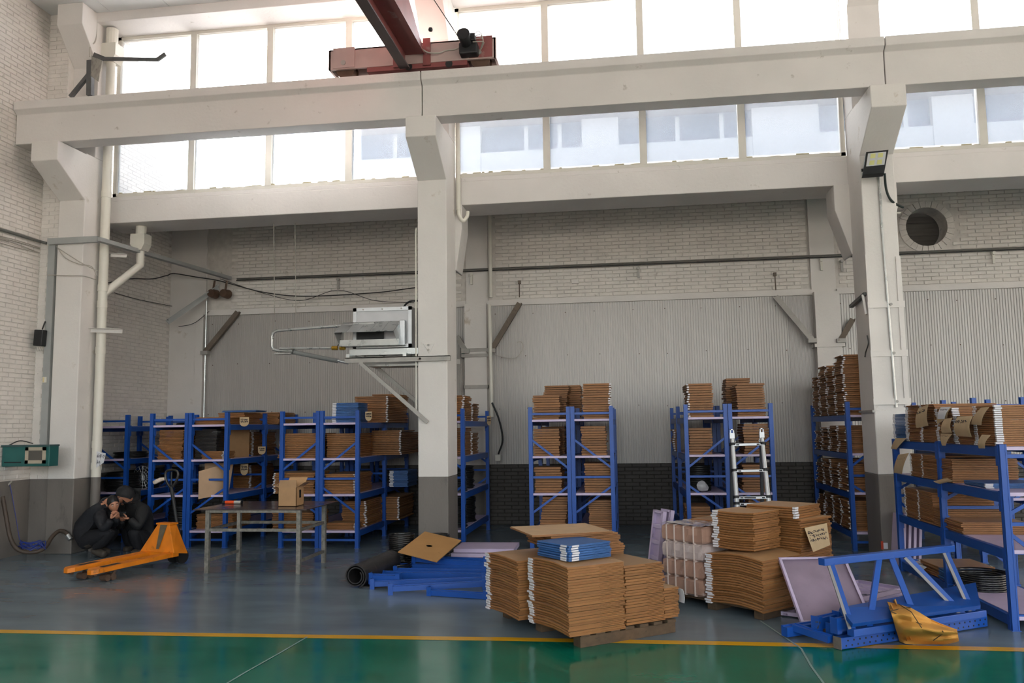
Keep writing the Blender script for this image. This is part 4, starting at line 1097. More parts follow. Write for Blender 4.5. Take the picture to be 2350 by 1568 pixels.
STUFFB = MB()
def tape_mesh(t, w, h=None):
    b = MB(); b.box(-0.004, -w, t * 0.08, 0.05, 0.0, t * 0.94); return b

ORD = ['', 'second', 'third', 'fourth', 'fifth', 'sixth', 'seventh', 'eighth', 'ninth', 'tenth', 'eleventh', 'twelfth', 'thirteenth', 'fourteenth', 'fifteenth', 'sixteenth',
       'seventeenth', 'eighteenth', 'nineteenth', 'twentieth', 'twenty-first', 'twenty-second', 'twenty-third', 'twenty-fourth', 'twenty-fifth', 'twenty-sixth', 'twenty-seventh',
       'twenty-eighth', 'twenty-ninth', 'thirtieth', 'thirty-first', 'thirty-second', 'thirty-third', 'thirty-fourth', 'thirty-fifth']
def nth(label, i, n):
    if n == 1: return label
    k = n - 1 - i
    return ('topmost ' if k == 0 else 'bottom ' if i == 0 else ORD[k] + '-from-top ') + label
def stack(c, yaw, su, sv, z0, n, t, label=None, group=None, indiv=True, mt=None, bend=0.0, jit=0.008, jang=0.012, lean=(0, 0), white=None, dz_drop=0.0, seed=1, wave=0.0, name='flattened_carton', cat='flattened carton', tilt=0.0, face=None):
    """pile of n flat cartons. c: (x, y) of the corner, yaw of the u axis, su/sv sizes, t thickness of each.
    white: None or list of corners 'a' (u0 v-max), 'b' (u0 v0), 'c' (u-max v0) that show a pale glued edge"""
    rn = random.Random(seed * 13 + 5)
    mt = mt or CARD
    if mt is CARDB: name = 'blue_flat_carton'
    R0 = Matrix.Rotation(yaw, 4, 'Z')
    vs = [flat_mesh(su, sv, t * 0.84, bend, 5 if indiv else 2, mt, not indiv, wave, seed + q) for q in range(3)]
    face = face or (CARDF if mt is CARD else mt)
    ms = [v.mesh(name, [mt, face]) for v in vs] if indiv else None
    tw = min(0.06, sv * 0.12) if indiv else 0.022
    tms = []
    if white and indiv:
        e = bend
        for wcode in white:
            tm = MB()
            if wcode == 'a': tm.box(-0.006, sv - tw, e + t * 0.06, 0.02, sv + 0.006, e + t * 0.80)
            if wcode == 'b': tm.box(-0.006, -0.006, e + t * 0.06, tw, 0.02, e + t * 0.80)
            if wcode == 'c': tm.box(su - tw, -0.006, e + t * 0.06, su + 0.006, 0.02, e + t * 0.80)
            if wcode == 'd': tm.box(-0.006, 0.03, e + t * 0.06, 0.02, tw + 0.05, e + t * 0.8)
            if wcode == 'e': tm.box(0.03, -0.006, e + t * 0.06, tw + 0.05, 0.02, e + t * 0.8)
            if wcode == 'm': tm.box(-0.006, sv * 0.45, t * 0.06, 0.02, sv * 0.45 + tw, t * 0.80)
            tms.append(tm.mesh('glued_edge', TAPE))
    for i in range(n):
        du, dv, da = rn.uniform(-jit, jit) + lean[0] * i, rn.uniform(-jit, jit) + lean[1] * i, rn.uniform(-jang, jang)
        z = z0 + i * t
        off = R0 @ V((du, dv, 0))
        loc = V((c[0] + off.x, c[1] + off.y, z))
        if indiv:
            o = inst(ms[rn.randrange(3)], name, None, loc, (0, tilt, yaw + da))
            tag(o, nth(label, i, n), cat, group); N_IND[0] += 1
            for q_ in tms: inst(q_, 'glued_edge', o)
        else:
            M = Matrix.Translation(loc) @ Matrix.Rotation(yaw + da, 4, 'Z') @ Matrix.Rotation(tilt, 4, 'Y')
            S_ = STUFFB if mt is CARDB else STUFF
            q = vs[i % 3]; S_.mi({id(CARD): 0, id(CARDK): 1}.get(id(mt), 0)); S_.add([M @ V(v) for v in q.v], q.f)
            if mt is CARD:
                for z_ in range(len(q.f)):
                    if q.m[z_]: S_.m[len(S_.m) - len(q.f) + z_] = 3
            if white:
                S_.mi(2 if mt is not CARDB else 1)
                for wcode in white:
                    if wcode == 'a': bx = (-0.006, sv - tw, 0.02, sv + 0.006)
                    elif wcode == 'b': bx = (-0.006, -0.006, tw, 0.02)
                    elif wcode == 'm': bx = (-0.006, sv * 0.45, 0.02, sv * 0.45 + tw)
                    else: bx = (su - tw, -0.006, su + 0.006, 0.02)
                    x0, y0, x1, y1 = bx; za, zb = t * 0.12, t * 0.7
                    S_.add([M @ V(p) for p in ((x0, y0, za), (x1, y0, za), (x1, y1, za), (x0, y1, za), (x0, y0, zb), (x1, y0, zb), (x1, y1, zb), (x0, y1, zb))],
                           [(0, 3, 2, 1), (4, 5, 6, 7), (0, 1, 5, 4), (1, 2, 6, 5), (2, 3, 7, 6), (3, 0, 4, 7)])
                S_.mi(0)
    return z0 + n * t

# ---- piles inside the back racks (seen from the aisle end): front face px range, top py, level, front Y, depth
def rstack(px0, px1, ptop, lev, Y, depth, t=0.032, white=None, mt=None, lean=(0, 0), jit=0.012, seed=1, yaw=0.0, jang=0.02, zoff=0.0):
    a = P(px0, ptop, Y=Y); b = P(px1, ptop, Y=Y)
    z0 = LV[lev] + 0.002 + zoff; n = max(1, int(round((a.z - z0) / t)))
    tt = (a.z - z0) / n
    stack((a.x, Y), yaw, b.x - a.x, depth, z0, n, tt, indiv=False, mt=mt, lean=lean, jit=jit, white=white, seed=seed, jang=jang)
# middle pair
rstack(1222, 1284, 907, 0, 12.0, 0.55, 0.034, seed=2)
rstack(1240, 1296, 885, 0, 12.75, 0.5, 0.034, seed=3, lean=(0.004, 0)); rstack(1290, 1332, 884, 0, 13.3, 0.6, 0.034, seed=4)
rstack(1336, 1400, 880, 0, 12.0, 0.60, 0.034, seed=5, white=['c'])
rstack(1224, 1284, 984, 1, 12.0, 0.5, 0.036, seed=6); rstack(1240, 1296, 979, 1, 12.7, 0.5, 0.036, seed=7)
rstack(1334, 1392, 978, 1, 12.0, 0.6, 0.036, seed=8, lean=(-0.001, 0)); rstack(1226, 1288, 1072, 2, 12.0, 0.5, 0.036, seed=9)
rstack(1340, 1400, 1063, 2, 12.0, 0.6, 0.036, seed=10); rstack(1238, 1297, 1140, 3, 12.05, 0.5, 0.036, seed=11, lean=(0.003, 0))
rstack(1350, 1404, 1148, 3, 12.05, 0.6, 0.03, seed=12)
# right pair
rstack(1577, 1635, 880, 0, 12.0, 0.9, 0.034, seed=13, white=['a', 'b']); rstack(1690, 1755, 880, 0, 12.0, 0.6, 0.034, seed=14, lean=(-0.001, 0))
rstack(1664, 1720, 868, 0, 12.8, 0.5, 0.034, seed=15); rstack(1580, 1634, 982, 1, 12.0, 0.8, 0.036, seed=16, white=['a'])
rstack(1705, 1766, 972, 1, 12.0, 0.6, 0.040, seed=17); rstack(1703, 1762, 1066, 2, 12.0, 0.6, 0.036, seed=18)
rstack(1574, 1632, 1162, 3, 12.0, 0.6, 0.036, seed=19); rstack(1718, 1774, 1142, 3, 12.0, 0.6, 0.036, seed=20)
rstack(1545, 1560, 985, 1, 13.4, 0.6, 0.036, seed=21, white=['b'])
# rack behind the right column (its long side faces left): piles along Y
x6 = RK['6'][0]
for lev, tops in ((0, (2.66, 2.52, 2.60, 2.45)), (1, (1.63, 1.70, 1.66, 1.60)), (2, (1.17, 1.15, 1.19, 1.12)), (3, (0.66, 0.64, 0.66, 0.62))):
    for k, (ya, zt) in enumerate(zip((12.0, 12.5, 13.0, 13.5), tops)):
        n = int((zt - LV[lev]) / 0.027)
        stack((x6 + 0.02, ya), 0, 0.56, 0.47, LV[lev] + 0.002, n, 0.027, indiv=False, jit=0.022, white=['a', 'b'], jang=0.03, seed=30 + lev * 4 + k)
# left racks
rstack(448, 515, 958, 0, 11.95, 0.7, 0.02, seed=50); rstack(500, 560, 948, 0, 12.5, 0.6, 0.02, seed=51); rstack(575, 640, 947, 0, 13.4, 0.7, 0.022, seed=52)
rstack(362, 418, 987, 1, 11.95, 0.9, 0.02, seed=53, lean=(0.0015, 0)); rstack(448, 498, 985, 1, 12.1, 0.9, 0.02, seed=54, mt=CARDK)
rstack(463, 513, 1036, 1, 11.92, 0.35, 0.02, seed=55, white=['c']); rstack(535, 580, 992, 1, 13.2, 0.9, 0.024, seed=56, white=['c'])
rstack(520, 575, 1068, 2, 13.2, 0.9, 0.024, seed=57, white=['c']); rstack(452, 535, 1180, 3, 12.0, 0.6, 0.02, seed=58)
rstack(638, 725, 995, 1, 11.95, 0.7, 0.028, seed=59, lean=(0.004, 0)); rstack(628, 722, 1085, 2, 11.95, 0.6, 0.024, seed=60, white=['b']); rstack(625, 720, 1176, 3, 11.95, 0.6, 0.03, seed=61)
rstack(815, 890, 910, 0, 12.9, 0.8, 0.028, seed=62, white=['c']); rstack(855, 910, 905, 0, 13.7, 0.7, 0.028, seed=63, white=['c'])
rstack(750, 818, 995, 1, 12.1, 0.8, 0.028, seed=64); rstack(852, 920, 988, 1, 13.0, 0.8, 0.028, seed=65, white=['c'])
rstack(745, 815, 1088, 2, 11.95, 0.8, 0.024, seed=66, white=['c']); rstack(785, 840, 1150, 3, 12.3, 0.8, 0.026, seed=67, white=['c'])
rstack(750, 816, 1200, 3, 11.95, 0.3, 0.02, seed=68, white=['c']); rstack(862, 915, 1140, 3, 13.2, 0.9, 0.026, seed=69, white=['c'])
rstack(905, 945, 992, 1, 13.9, 0.5, 0.028, seed=70)
x3 = RK['3'][1]
for k, (ya, zt, lev) in enumerate(((12.3, 2.22, 0), (13.0, 2.12, 0), (12.3, 1.72, 1), (12.9, 1.66, 1))):
    n = int((zt - LV[lev]) / 0.026); stack((x3 - 0.6, ya), 0, 0.52, 0.55, LV[lev] + 0.002, n, 0.026, indiv=False, white=['c'], jit=0.015, seed=80 + k)


# ---- low rack at the right: individual flats
xR = 3.075
top = RLV[0] + 0.002
stack((xR, 9.92), 0, 0.55, 0.46, top, 22, 0.0140, 'flat blue carton in the blue pile at the far end of the low rack', 'blue flats at the far end of the low rack', mt=CARDB, white=['a', 'b'], jit=0.006, seed=101)
stack((xR, 9.46), 0, 0.60, 0.44, top, 24, 0.0165, 'flat brown carton in the far tall pile on top of the low rack', 'far tall pile on the low rack', white=['a'], jit=0.008, seed=102)
stack((xR, 9.02), 0, 0.60, 0.43, top, 24, 0.0165, 'flat brown carton in the second tall pile on the low rack', 'second pile on the low rack', white=['a'], jit=0.008, seed=103)
stack((xR, 8.52), 0, 0.58, 0.46, top, 21, 0.0165, 'flat brown carton in the pile behind the white papers on the low rack', 'third pile on the low rack', white=['a', 'b'], jit=0.010, seed=104)
stack((xR, 8.06), 0, 0.56, 0.42, top, 16, 0.0165, 'flat brown carton in the shorter curled-sheet pile on the low rack', 'fourth pile on the low rack', white=['a'], jit=0.008, seed=105)
stack((xR, 7.60), 0, 0.62, 0.44, top, 19, 0.0185, 'flat brown carton in the near pile on top of the low rack', 'near pile on the low rack', white=['a', 'b'], jit=0.006, seed=106)
z2 = RLV[1] + 0.002
stack((xR, 9.50), 0, 0.60, 0.36, z2, 15, 0.0165, 'flat brown carton in the far pile on the second shelf of the low rack', 'second shelf far pile', white=['a'], indiv=False, jit=0.006, seed=107)
stack((xR, 9.04), 0, 0.60, 0.45, z2, 15, 0.0165, 'flat brown carton in the middle pile on the second shelf of the low rack', 'second shelf middle pile', white=['a'], indiv=False, jit=0.006, seed=108)
stack((xR, 8.95 - 0.30), 0, 0.60, 0.36, z2, 14, 0.0165, 'flat brown carton beside the post on the second shelf of the low rack', 'second shelf near pile', indiv=False, jit=0.006, seed=109)
stack((xR + 0.02, 7.95), 0, 0.5, 0.5, z2, 4, 0.011, 'thin blue carton on the second shelf of the low rack', 'blue flats on the second shelf', mt=CARDB, white=['b'], jit=0.01, seed=110)
z3 = RLV[2] + 0.002
stack((xR, 9.70), 0, 0.60, 0.42, z3, 20, 0.0165, 'flat brown carton in the far pile on the third shelf of the low rack', 'third shelf far pile', white=['a'], indiv=False, jit=0.006, seed=111)
stack((xR, 9.26), 0, 0.60, 0.42, z3, 20, 0.0165, 'flat brown carton in the middle pile on the third shelf of the low rack', 'third shelf middle pile', white=['a'], indiv=False, jit=0.006, seed=112)
stack((xR, 8.98), 0, 0.60, 0.27, z3, 12, 0.0165, 'flat brown carton beside the post on the third shelf of the low rack', 'third shelf pile by the post', indiv=False, jit=0.006, seed=113)
stack((xR, 8.50), 0, 0.58, 0.46, z3, 7, 0.0165, 'flat brown carton in the low pile on the third shelf of the low rack', 'third shelf low pile', white=['a'], indiv=False, jit=0.01, seed=114)
z4 = RLV[3] + 0.002
stack((xR + 0.02, 9.25), 0.05, 0.55, 0.55, z4, 6, 0.018, 'flat brown carton on the bottom shelf of the low rack', 'bottom shelf flats', white=['a'], jit=0.02, seed=115)
stack((xR + 0.02, 8.98), 0.03, 0.45, 0.26, z4, 6, 0.018, 'flat blue carton on the bottom shelf of the low rack', 'blue flats on the bottom shelf', mt=CARDB, jit=0.01, seed=116)

# ---- pallet in the foreground
def pallet(label, c, yaw, L, W, top=0.12):
    t = thing('wooden_pallet', label, 'pallet', (c[0], c[1], 0), yaw)
    M = world_of(t)
    def put(mb, nm): mb.v = [tuple(M @ V(v)) for v in mb.v]; mb.build(nm, WOOD, t, bevel=0.004)
    for k in range(3):
        v = k * (W - 0.10) / 2; put(MB().box(0, v, 0.0 if k != 1 else 0.0, L, v + 0.10, top - 0.03), 'bearer')
    n = 7
    for k in range(n):
        u = k * (L - 0.09) / (n - 1); put(MB().box(u, -0.01, top - 0.03, u + 0.09, W + 0.01, top - 0.004), 'plank')
    return t
YA = math.radians(37)
u1 = V((math.cos(YA), math.sin(YA), 0)); v1 = V((-math.sin(YA), math.cos(YA), 0))
F1 = V((-0.50, 6.62, 0))
def at1(u, v): return F1 + u1 * u + v1 * v
pallet('weathered wooden pallet under the foreground carton piles', at1(0.08, 0.0), YA, 0.95, 1.28, 0.115)
zt = 0.118
z_front = stack(at1(-0.04, -0.02), YA, 0.54, 0.60, zt, 26, 0.0205, 'flat brown carton in the front pile of the foreground pallet', 'front pile of the foreground pallet', white=['a'], jit=0.010, bend=-0.018, seed=120, wave=0.002)
z_left = stack(at1(-0.10, 0.66), YA, 0.54, 0.58, zt, 24, 0.0205, 'flat brown carton in the left rear pile of the foreground pallet', 'left rear pile of the foreground pallet', white=['a'], jit=0.010, bend=-0.014, seed=121, wave=0.002)
stack(at1(0.52, 0.0), YA, 0.40, 0.56, zt, 21, 0.0225, 'flat brown carton in the middle right pile, foreground pallet', 'right pile of the foreground pallet', jit=0.010, seed=122)
stack(at1(0.93, 0.02), YA, 0.16, 0.5, zt, 11, 0.0225, 'flat brown carton in the low pile at the right end, foreground pallet', 'low end pile of the foreground pallet', jit=0.006, seed=123)
z_back = stack(at1(0.46, 0.62), YA, 0.52, 0.55, zt, 27, 0.0205, 'flat brown carton in the right rear pile of the foreground pallet', 'right rear pile of the foreground pallet', indiv=False, jit=0.010, seed=124)
z_top = stack(at1(0.20, 0.56), math.radians(28), 0.64, 0.60, max(z_back, z_left) + 0.001, 6, 0.020, 'flat brown carton in the stepped pile under the tan boards', 'stepped pile on the foreground pallet', jit=0.02, seed=125, lean=(-0.006, -0.004))
stack(at1(-0.02, 0.56), math.radians(24), 0.74, 0.66, z_top + 0.002, 1, 0.020, 'large pale tan flat carton topping the foreground pallet', None, seed=126, face=card('pale_tan_board', S(206, 172, 132), None, 0.45))
stack(at1(0.02, 0.06), math.radians(42), 0.44, 0.42, z_front + 0.004, 7, 0.0175, 'glossy blue flat carton on the front foreground pile', 'blue cartons on the foreground pallet', mt=CARDB, white=['d', 'e'], jit=0.012, jang=0.03, seed=127, lean=(0.005, 0.004))

# ---- second pallet
YA2 = math.radians(45)
u2 = V((math.cos(YA2), math.sin(YA2), 0)); v2 = V((-math.sin(YA2), math.cos(YA2), 0))
F2 = V((1.10, 7.66, 0))
def at2(u, v): return F2 + u2 * u + v2 * v
pallet('wooden pallet under the wrapped bundles and second carton pile', at2(0.05, 0.04), YA2, 1.0, 1.15, 0.10)
zl = stack(at2(0.0, 0.0), YA2, 0.60, 0.62, 0.103, 21, 0.0215, 'wide flat brown carton in the lower bowed pile of the second pallet', 'lower bowed pile of the second pallet', white=['a'], bend=-0.03, jit=0.012, seed=130, wave=0.002)
zu = stack(at2(0.12, 0.16), YA2 + 0.05, 0.42, 0.44, zl + 0.012, 16, 0.0215, 'flat brown carton in the upper front pile of the second pallet', 'upper front pile of the second pallet', white=['a'], jit=0.010, bend=0.008, seed=131)
stack(at2(0.62, 0.02), YA2, 0.50, 0.56, 0.103, 34, 0.0215, 'flat brown carton in the tall pile behind the handwritten sheet', 'tall rear pile of the second pallet', jit=0.012, seed=132)
stack(at2(0.60, 0.05), YA2 + 0.12, 0.50, 0.50, 0.103 + 34 * 0.0215 + 0.001, 5, 0.022, 'flat brown carton crowning the tall rear pile of the second pallet', 'crown of the tall rear pile', white=['b'], jit=0.006, seed=133)
# wrapped strapped bundles
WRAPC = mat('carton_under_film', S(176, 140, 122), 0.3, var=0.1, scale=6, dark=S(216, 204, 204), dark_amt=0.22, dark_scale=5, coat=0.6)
WRAPW = mat('stretch_film_highlight', S(196, 180, 176), 0.25, var=0.15, scale=9, dark=S(230, 226, 228), dark_amt=0.3, dark_scale=7, coat=0.8)  # stretch film with its highlights painted in as a whiter colour
STRAPM = mat('pale_strap', S(224, 206, 196), 0.5)
for k in range(4):
    z0 = 0.103 + k * 0.163
    t = thing('wrapped_carton_bundle', ['lowest film-wrapped carton bundle with white straps on the second pallet', 'second lowest film-wrapped carton bundle on the second pallet',
                                        'whitish film-wrapped carton bundle, second from the top, on the second pallet', 'topmost film-wrapped carton bundle on the second pallet'][k], 'bundle', at2(0.0, 0.66) + V((0, 0, z0)), YA2, 'film-wrapped bundles of the second pallet')
    M = world_of(t); rn = random.Random(k)
    b = MB(); L_, W_ = 0.56, 0.50; nn = 9
    rowsg = []
    for (zz, ins) in ((0.0, 0.02), (0.02, 0.0), (0.08, -0.004), (0.138, 0.0), (0.158, 0.025)):
        ring = []
        for (cx, cy) in ((0, 0), (1, 0), (1, 1), (0, 1)):
            for q in range(nn):
                f = q / nn
                nx = {0: (f, 0), 1: (1, f), 2: (1 - f, 1), 3: (0, 1 - f)}[[(0, 0), (1, 0), (1, 1), (0, 1)].index((cx, cy))]
                e = rn.uniform(-0.006, 0.006)
                ring.append((ins + nx[0] * (L_ - 2 * ins) + e, ins + nx[1] * (W_ - 2 * ins) + e, zz + rn.uniform(-0.003, 0.003)))
        rowsg.append(ring + [ring[0]])
    b.sheet(rowsg)
    base = len(b.v); b.v += [p_ for p_ in rowsg[-1][:-1]]; b.face(list(range(base, base + len(rowsg[-1]) - 1)))
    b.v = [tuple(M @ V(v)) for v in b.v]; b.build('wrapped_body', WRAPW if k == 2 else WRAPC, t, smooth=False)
    if k == 3:
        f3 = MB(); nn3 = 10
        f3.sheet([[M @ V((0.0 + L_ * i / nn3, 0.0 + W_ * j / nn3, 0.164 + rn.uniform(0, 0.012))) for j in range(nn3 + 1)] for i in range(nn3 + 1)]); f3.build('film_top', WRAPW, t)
    for v in (0.09, 0.21, 0.33, 0.43):
        s_ = MB(); s_.box(-0.012, v, 0.002, L_ + 0.012, v + 0.014, 0.008).box(-0.012, v, 0.002, -0.006, v + 0.014, 0.160).box(-0.012, v, 0.154, L_ + 0.012, v + 0.014, 0.162).box(L_ + 0.006, v, 0.002, L_ + 0.012, v + 0.014, 0.160)
        s_.v = [tuple(M @ V(q_)) for q_ in s_.v]; s_.build('strap', STRAPM, t)
stack(at2(0.42, 0.62), YA2 + 0.1, 0.5, 0.5, 0.103 + 4 * 0.163 + 0.002, 1, 0.02, 'single flat brown carton lying behind the wrapped bundles', None, seed=140)
# film wrap ends on two bundles are part of the wrapped body above

# ---- paper tags and sheets
TAN = mat('tan_paper', S(196, 170, 134), 0.8, var=0.05, scale=12)
WHP = PAPERW
def tagsheet(name, label, quad, mt=TAN, curl=0.03, rows_=0, seed=1, n=6, out=V((-1, -0.5, 0))):
    """hanging sheet: quad TL, TR, BR, BL; bows out along `out`"""
    t = thing(name, label, 'paper', tuple(quad[3]))
    g = []
    for i in range(n + 1):
        f = i / n; row = []
        for j in range(4):
            h = j / 3
            p_ = quad[0].lerp(quad[1], h).lerp(quad[3].lerp(quad[2], h), f)
            p_ = p_ + out.normalized() * curl * (math.sin(f * math.pi * 0.9) + 0.25 * f)
            row.append(p_)
        g.append(row)
    MB().sheet(g, 0.002).build('sheet', mt, t, smooth=True)
    if rows_:
        a, b_, d = quad[0], quad[1], quad[3]
        nr = (b_ - a).cross(d - a).normalized()
        if nr.y > 0: nr = -nr
        scribble(t, a + (d - a) * 0.12 + out.normalized() * curl * 1.05, (b_ - a).normalized(), (d - a).normalized(), (b_ - a).length * 0.85, (d - a).length * 0.5, rows_, seed, 0.004, INK, nr)
    return t
def qd(pts, X=None, Y=None): return [P(x, y, X=X, Y=Y) for x, y in pts]
xx = 3.045
tagsheet('paper_tag', 'tan sheet hanging on the far tall pile of the low rack', qd([(2108, 938), (2131, 928), (2134, 977), (2106, 983)], X=xx - 0.01), rows_=2, seed=5)
tagsheet('paper_tag', 'long tan sheet behind the white paper on the low rack', qd([(2158, 934), (2183, 935), (2176, 960), (2153, 974)], X=xx), curl=0.02)
tagsheet('paper_tag', 'white printed paper hanging from the third pile of the low rack', qd([(2160, 935), (2182, 934), (2170, 962), (2154, 962)], X=xx - 0.035), WHP, 0.02, rows_=2, seed=7)
tagsheet('paper_tag', 'curled tan tongue below the white paper on the low rack', qd([(2168, 962), (2186, 959), (2188, 993), (2165, 994)], X=xx - 0.03), curl=0.03)
tagsheet('paper_tag', 'pointed tan tag with black writing hanging over the top beam', qd([(2160, 995), (2186, 996), (2172, 1023), (2164, 1023)], X=xx - 0.03), curl=0.015, rows_=2, seed=9)
tagsheet('paper_tag', 'wide curled tan sheet on the shorter pile of the low rack', qd([(2198, 957), (2233, 955), (2236, 1003), (2200, 1000)], X=xx - 0.02), curl=0.045, rows_=2, seed=11)
tagsheet('paper_tag', 'slanting tan tag on the near pile of the low rack', qd([(2252, 936), (2271, 934), (2256, 976), (2232, 974)], X=xx - 0.02), curl=0.03)
tagsheet('paper_tag', 'short pale curled tag over the top beam near the front post', qd([(2254, 998), (2274, 999), (2264, 1029), (2250, 1029)], X=xx - 0.03), curl=0.03)
tagsheet('paper_tag', 'tan tag folded over the far end of the top beam', qd([(2056, 1006), (2081, 1006), (2058, 1032), (2046, 1030)], X=xx - 0.02), curl=0.01, rows_=2, seed=13)
tagsheet('paper_tag', 'large tan sheet hanging at the far post of the low rack', qd([(2062, 1044), (2086, 1040), (2072, 1088), (2053, 1085)], X=xx - 0.01), curl=0.02, rows_=1, seed=15)
q = qd([(2142, 1105), (2175, 1097), (2190, 1104), (2158, 1111)], X=xx - 0.02)
tagsheet('paper_tag', 'tan tag sticking out level over the second beam of the low rack', q, curl=0.01)
tagsheet('paper_tag', 'white label on the bottom shelf cartons of the low rack', qd([(2112, 1296), (2128, 1302), (2116, 1313), (2105, 1308)], X=xx - 0.02), WHP, 0.01)
# handwritten sheet draped on the second pallet
hq = [P(1846, 1212, Y=8.10), P(1897, 1201, Y=8.35), P(1905, 1251, Y=8.30), P(1866, 1267, Y=8.05)]
tagsheet('handwritten_sheet', 'tan sheet with three lines of black handwriting on the second pallet', hq, TAN, 0.02, 3, 21, out=V((-0.2, -1, 0)))
tagsheet('paper_tag', 'small white tag at the right end of the foreground pallet pile', [at1(1.12, 0.0) + V((0, 0, 0.34)), at1(1.13, 0.08) + V((0, 0, 0.34)), at1(1.15, 0.1) + V((0, 0, 0.22)), at1(1.14, 0.02) + V((0, 0, 0.22))], WHP, 0.01, out=V((1, 0, 0)))
# rounded tan tags on the left racks
def roundtag(label, px, py, Y, w, h, pts=True):
    c = P(px, py, Y=Y); t = thing('paper_tag', label, 'paper', (c.x, c.y, c.z - h))
    poly = [(c.x - w / 2, c.z), (c.x + w / 2, c.z)] + [(c.x + w / 2 * math.cos(a), c.z - h * 0.55 - h * 0.45 * math.sin(a)) for a in [math.pi * k / 8 for k in range(9)]]
    MB().prism(poly, 'y', c.y - 0.004, c.y).build('tag', TAN, t)
    scribble(t, V((c.x - w * 0.4, c.y - 0.004, c.z - h * 0.12)), V((1, 0, 0)), V((0, 0, -1)), w * 0.8, h * 0.45, 2, int(px), 0.006)
roundtag('rounded tan tag with writing on the top shelf by the leaning boards', 561, 958, 12.0, 0.15, 0.14)
roundtag('rounded tan tag on the second shelf pile left of the table', 601, 1025, 12.9, 0.13, 0.13)
roundtag('rounded tan tag hanging on the third shelf pile left of the table', 561, 1065, 12.6, 0.13, 0.18)
roundtag('rounded tan tag beside the blue cartons left of the middle column', 846, 945, 11.95, 0.10, 0.14)
roundtag('tan tag hanging from the rack at the middle column', 1122, 955, 13.9, 0.07, 0.16)
# blue cartons on the left rack
a = P(764, 925, Y=11.95); b_ = P(822, 925, Y=11.95)
stack((a.x, 11.95), 0, b_.x - a.x, 0.45, LV[0] + 0.002, 13, (a.z - LV[0]) / 13, 'blue printed carton on top of the rack left of the middle column', 'blue cartons left of the middle column', mt=CARDB, white=['b'], jit=0.008, seed=150)
a = P(895, 1078, Y=13.25); b_ = P(950, 1078, Y=13.25)
stack((a.x, 13.25), 0, b_.x - a.x - 0.1, 0.6, LV[2] + 0.002, 12, 0.022, 'dark blue carton on the third shelf beside the middle column', 'blue cartons on the third shelf', mt=CARDB, white=['b'], jit=0.01, seed=151)
a = P(510, 943, Y=12.5)
stack((a.x, 12.5), 0.1, 0.55, 0.5, 2.02, 2, 0.014, 'blue edged flat carton topping the pile left of the table', 'blue flats topping the left rack', mt=CARDB, seed=152)
# boards leaning inside the left rack
def board(label, quad, th=0.012, mt=CARDF, name='cardboard_sheet'):
    b = MB(); b.sheet([[quad[0], quad[1]], [quad[3], quad[2]]], th); return tag(b.build(name, mt), label, 'cardboard')
board('brown board leaning on the second shelf behind the rack post', [P(508, 977, Y=12.35), P(572, 975, Y=12.9), P(570, 1050, Y=12.85), P(500, 1052, Y=12.25)])
board('big brown board leaning out of the third shelf', [P(456, 1082, Y=11.72), P(515, 1066, Y=11.95), P(513, 1135, Y=11.9), P(455, 1146, Y=11.68)])
board('second brown board leaning behind the big one on the third shelf', [P(470, 1064, Y=12.2), P(536, 1062, Y=12.4), P(524, 1134, Y=12.3), P(468, 1138, Y=12.1)])

o = STUFF.build('flattened_cartons', [CARD, CARDK, TAPE, CARDF], origin=(0, 12.5, 0.25))
tag(o, 'piles of flattened brown cartons on the rack shelves', 'flattened cartons', None, 'stuff')

# ================================================================== THINGS ON THE FLOOR
# ---- steel table
TBLK = mat('dark_table_sheet', S(74, 64, 62), 0.22, var=0.15, scale=4, rough_var=0.08)
TLEG = mat('worn_table_steel', S(134, 130, 122), 0.5, metal=0.4, var=0.3, scale=20, dark=S(76, 66, 56), dark_amt=0.25, dark_scale=22)
tx0, tx1, ty0, ty1, tz = -5.17, -4.00, 9.72, 10.55, 0.755
tb = thing('steel_table', 'steel work table with a dark sheet top and worn legs', 'table', ((tx0 + tx1) / 2, (ty0 + ty1) / 2, 0))
MB().box(tx0 - 0.19, ty0 - 0.02, tz, tx1 + 0.10, ty1 + 0.28, tz + 0.012).build('table_top', TBLK, tb, bevel=0.003)
for x in (tx0, tx1):
    for y in (ty0, ty1): MB().box(x - 0.025, y - 0.025, 0, x + 0.025, y + 0.025, tz).build('leg', TLEG, tb)
for y in (ty0, ty1):
    MB().box(tx0, y - 0.018, 0.50, tx1, y + 0.018, 0.535).build('rail', TLEG, tb)
    MB().box(tx0, y - 0.018, tz - 0.03, tx1, y + 0.018, tz).build('apron', TLEG, tb)
for x in (tx0, tx1):
    MB().box(x - 0.015, ty0, 0.13, x + 0.015, ty1, 0.165).build('low_rail', TLEG, tb)
    MB().box(x - 0.015, ty0, 0.50, x + 0.015, ty1, 0.535).build('side_rail', TLEG, tb)
for x in (tx0 + 0.40,): MB().box(x - 0.02, ty0 - 0.015, 0.53, x + 0.02, ty0 + 0.015, tz).build('short_post', TLEG, tb)
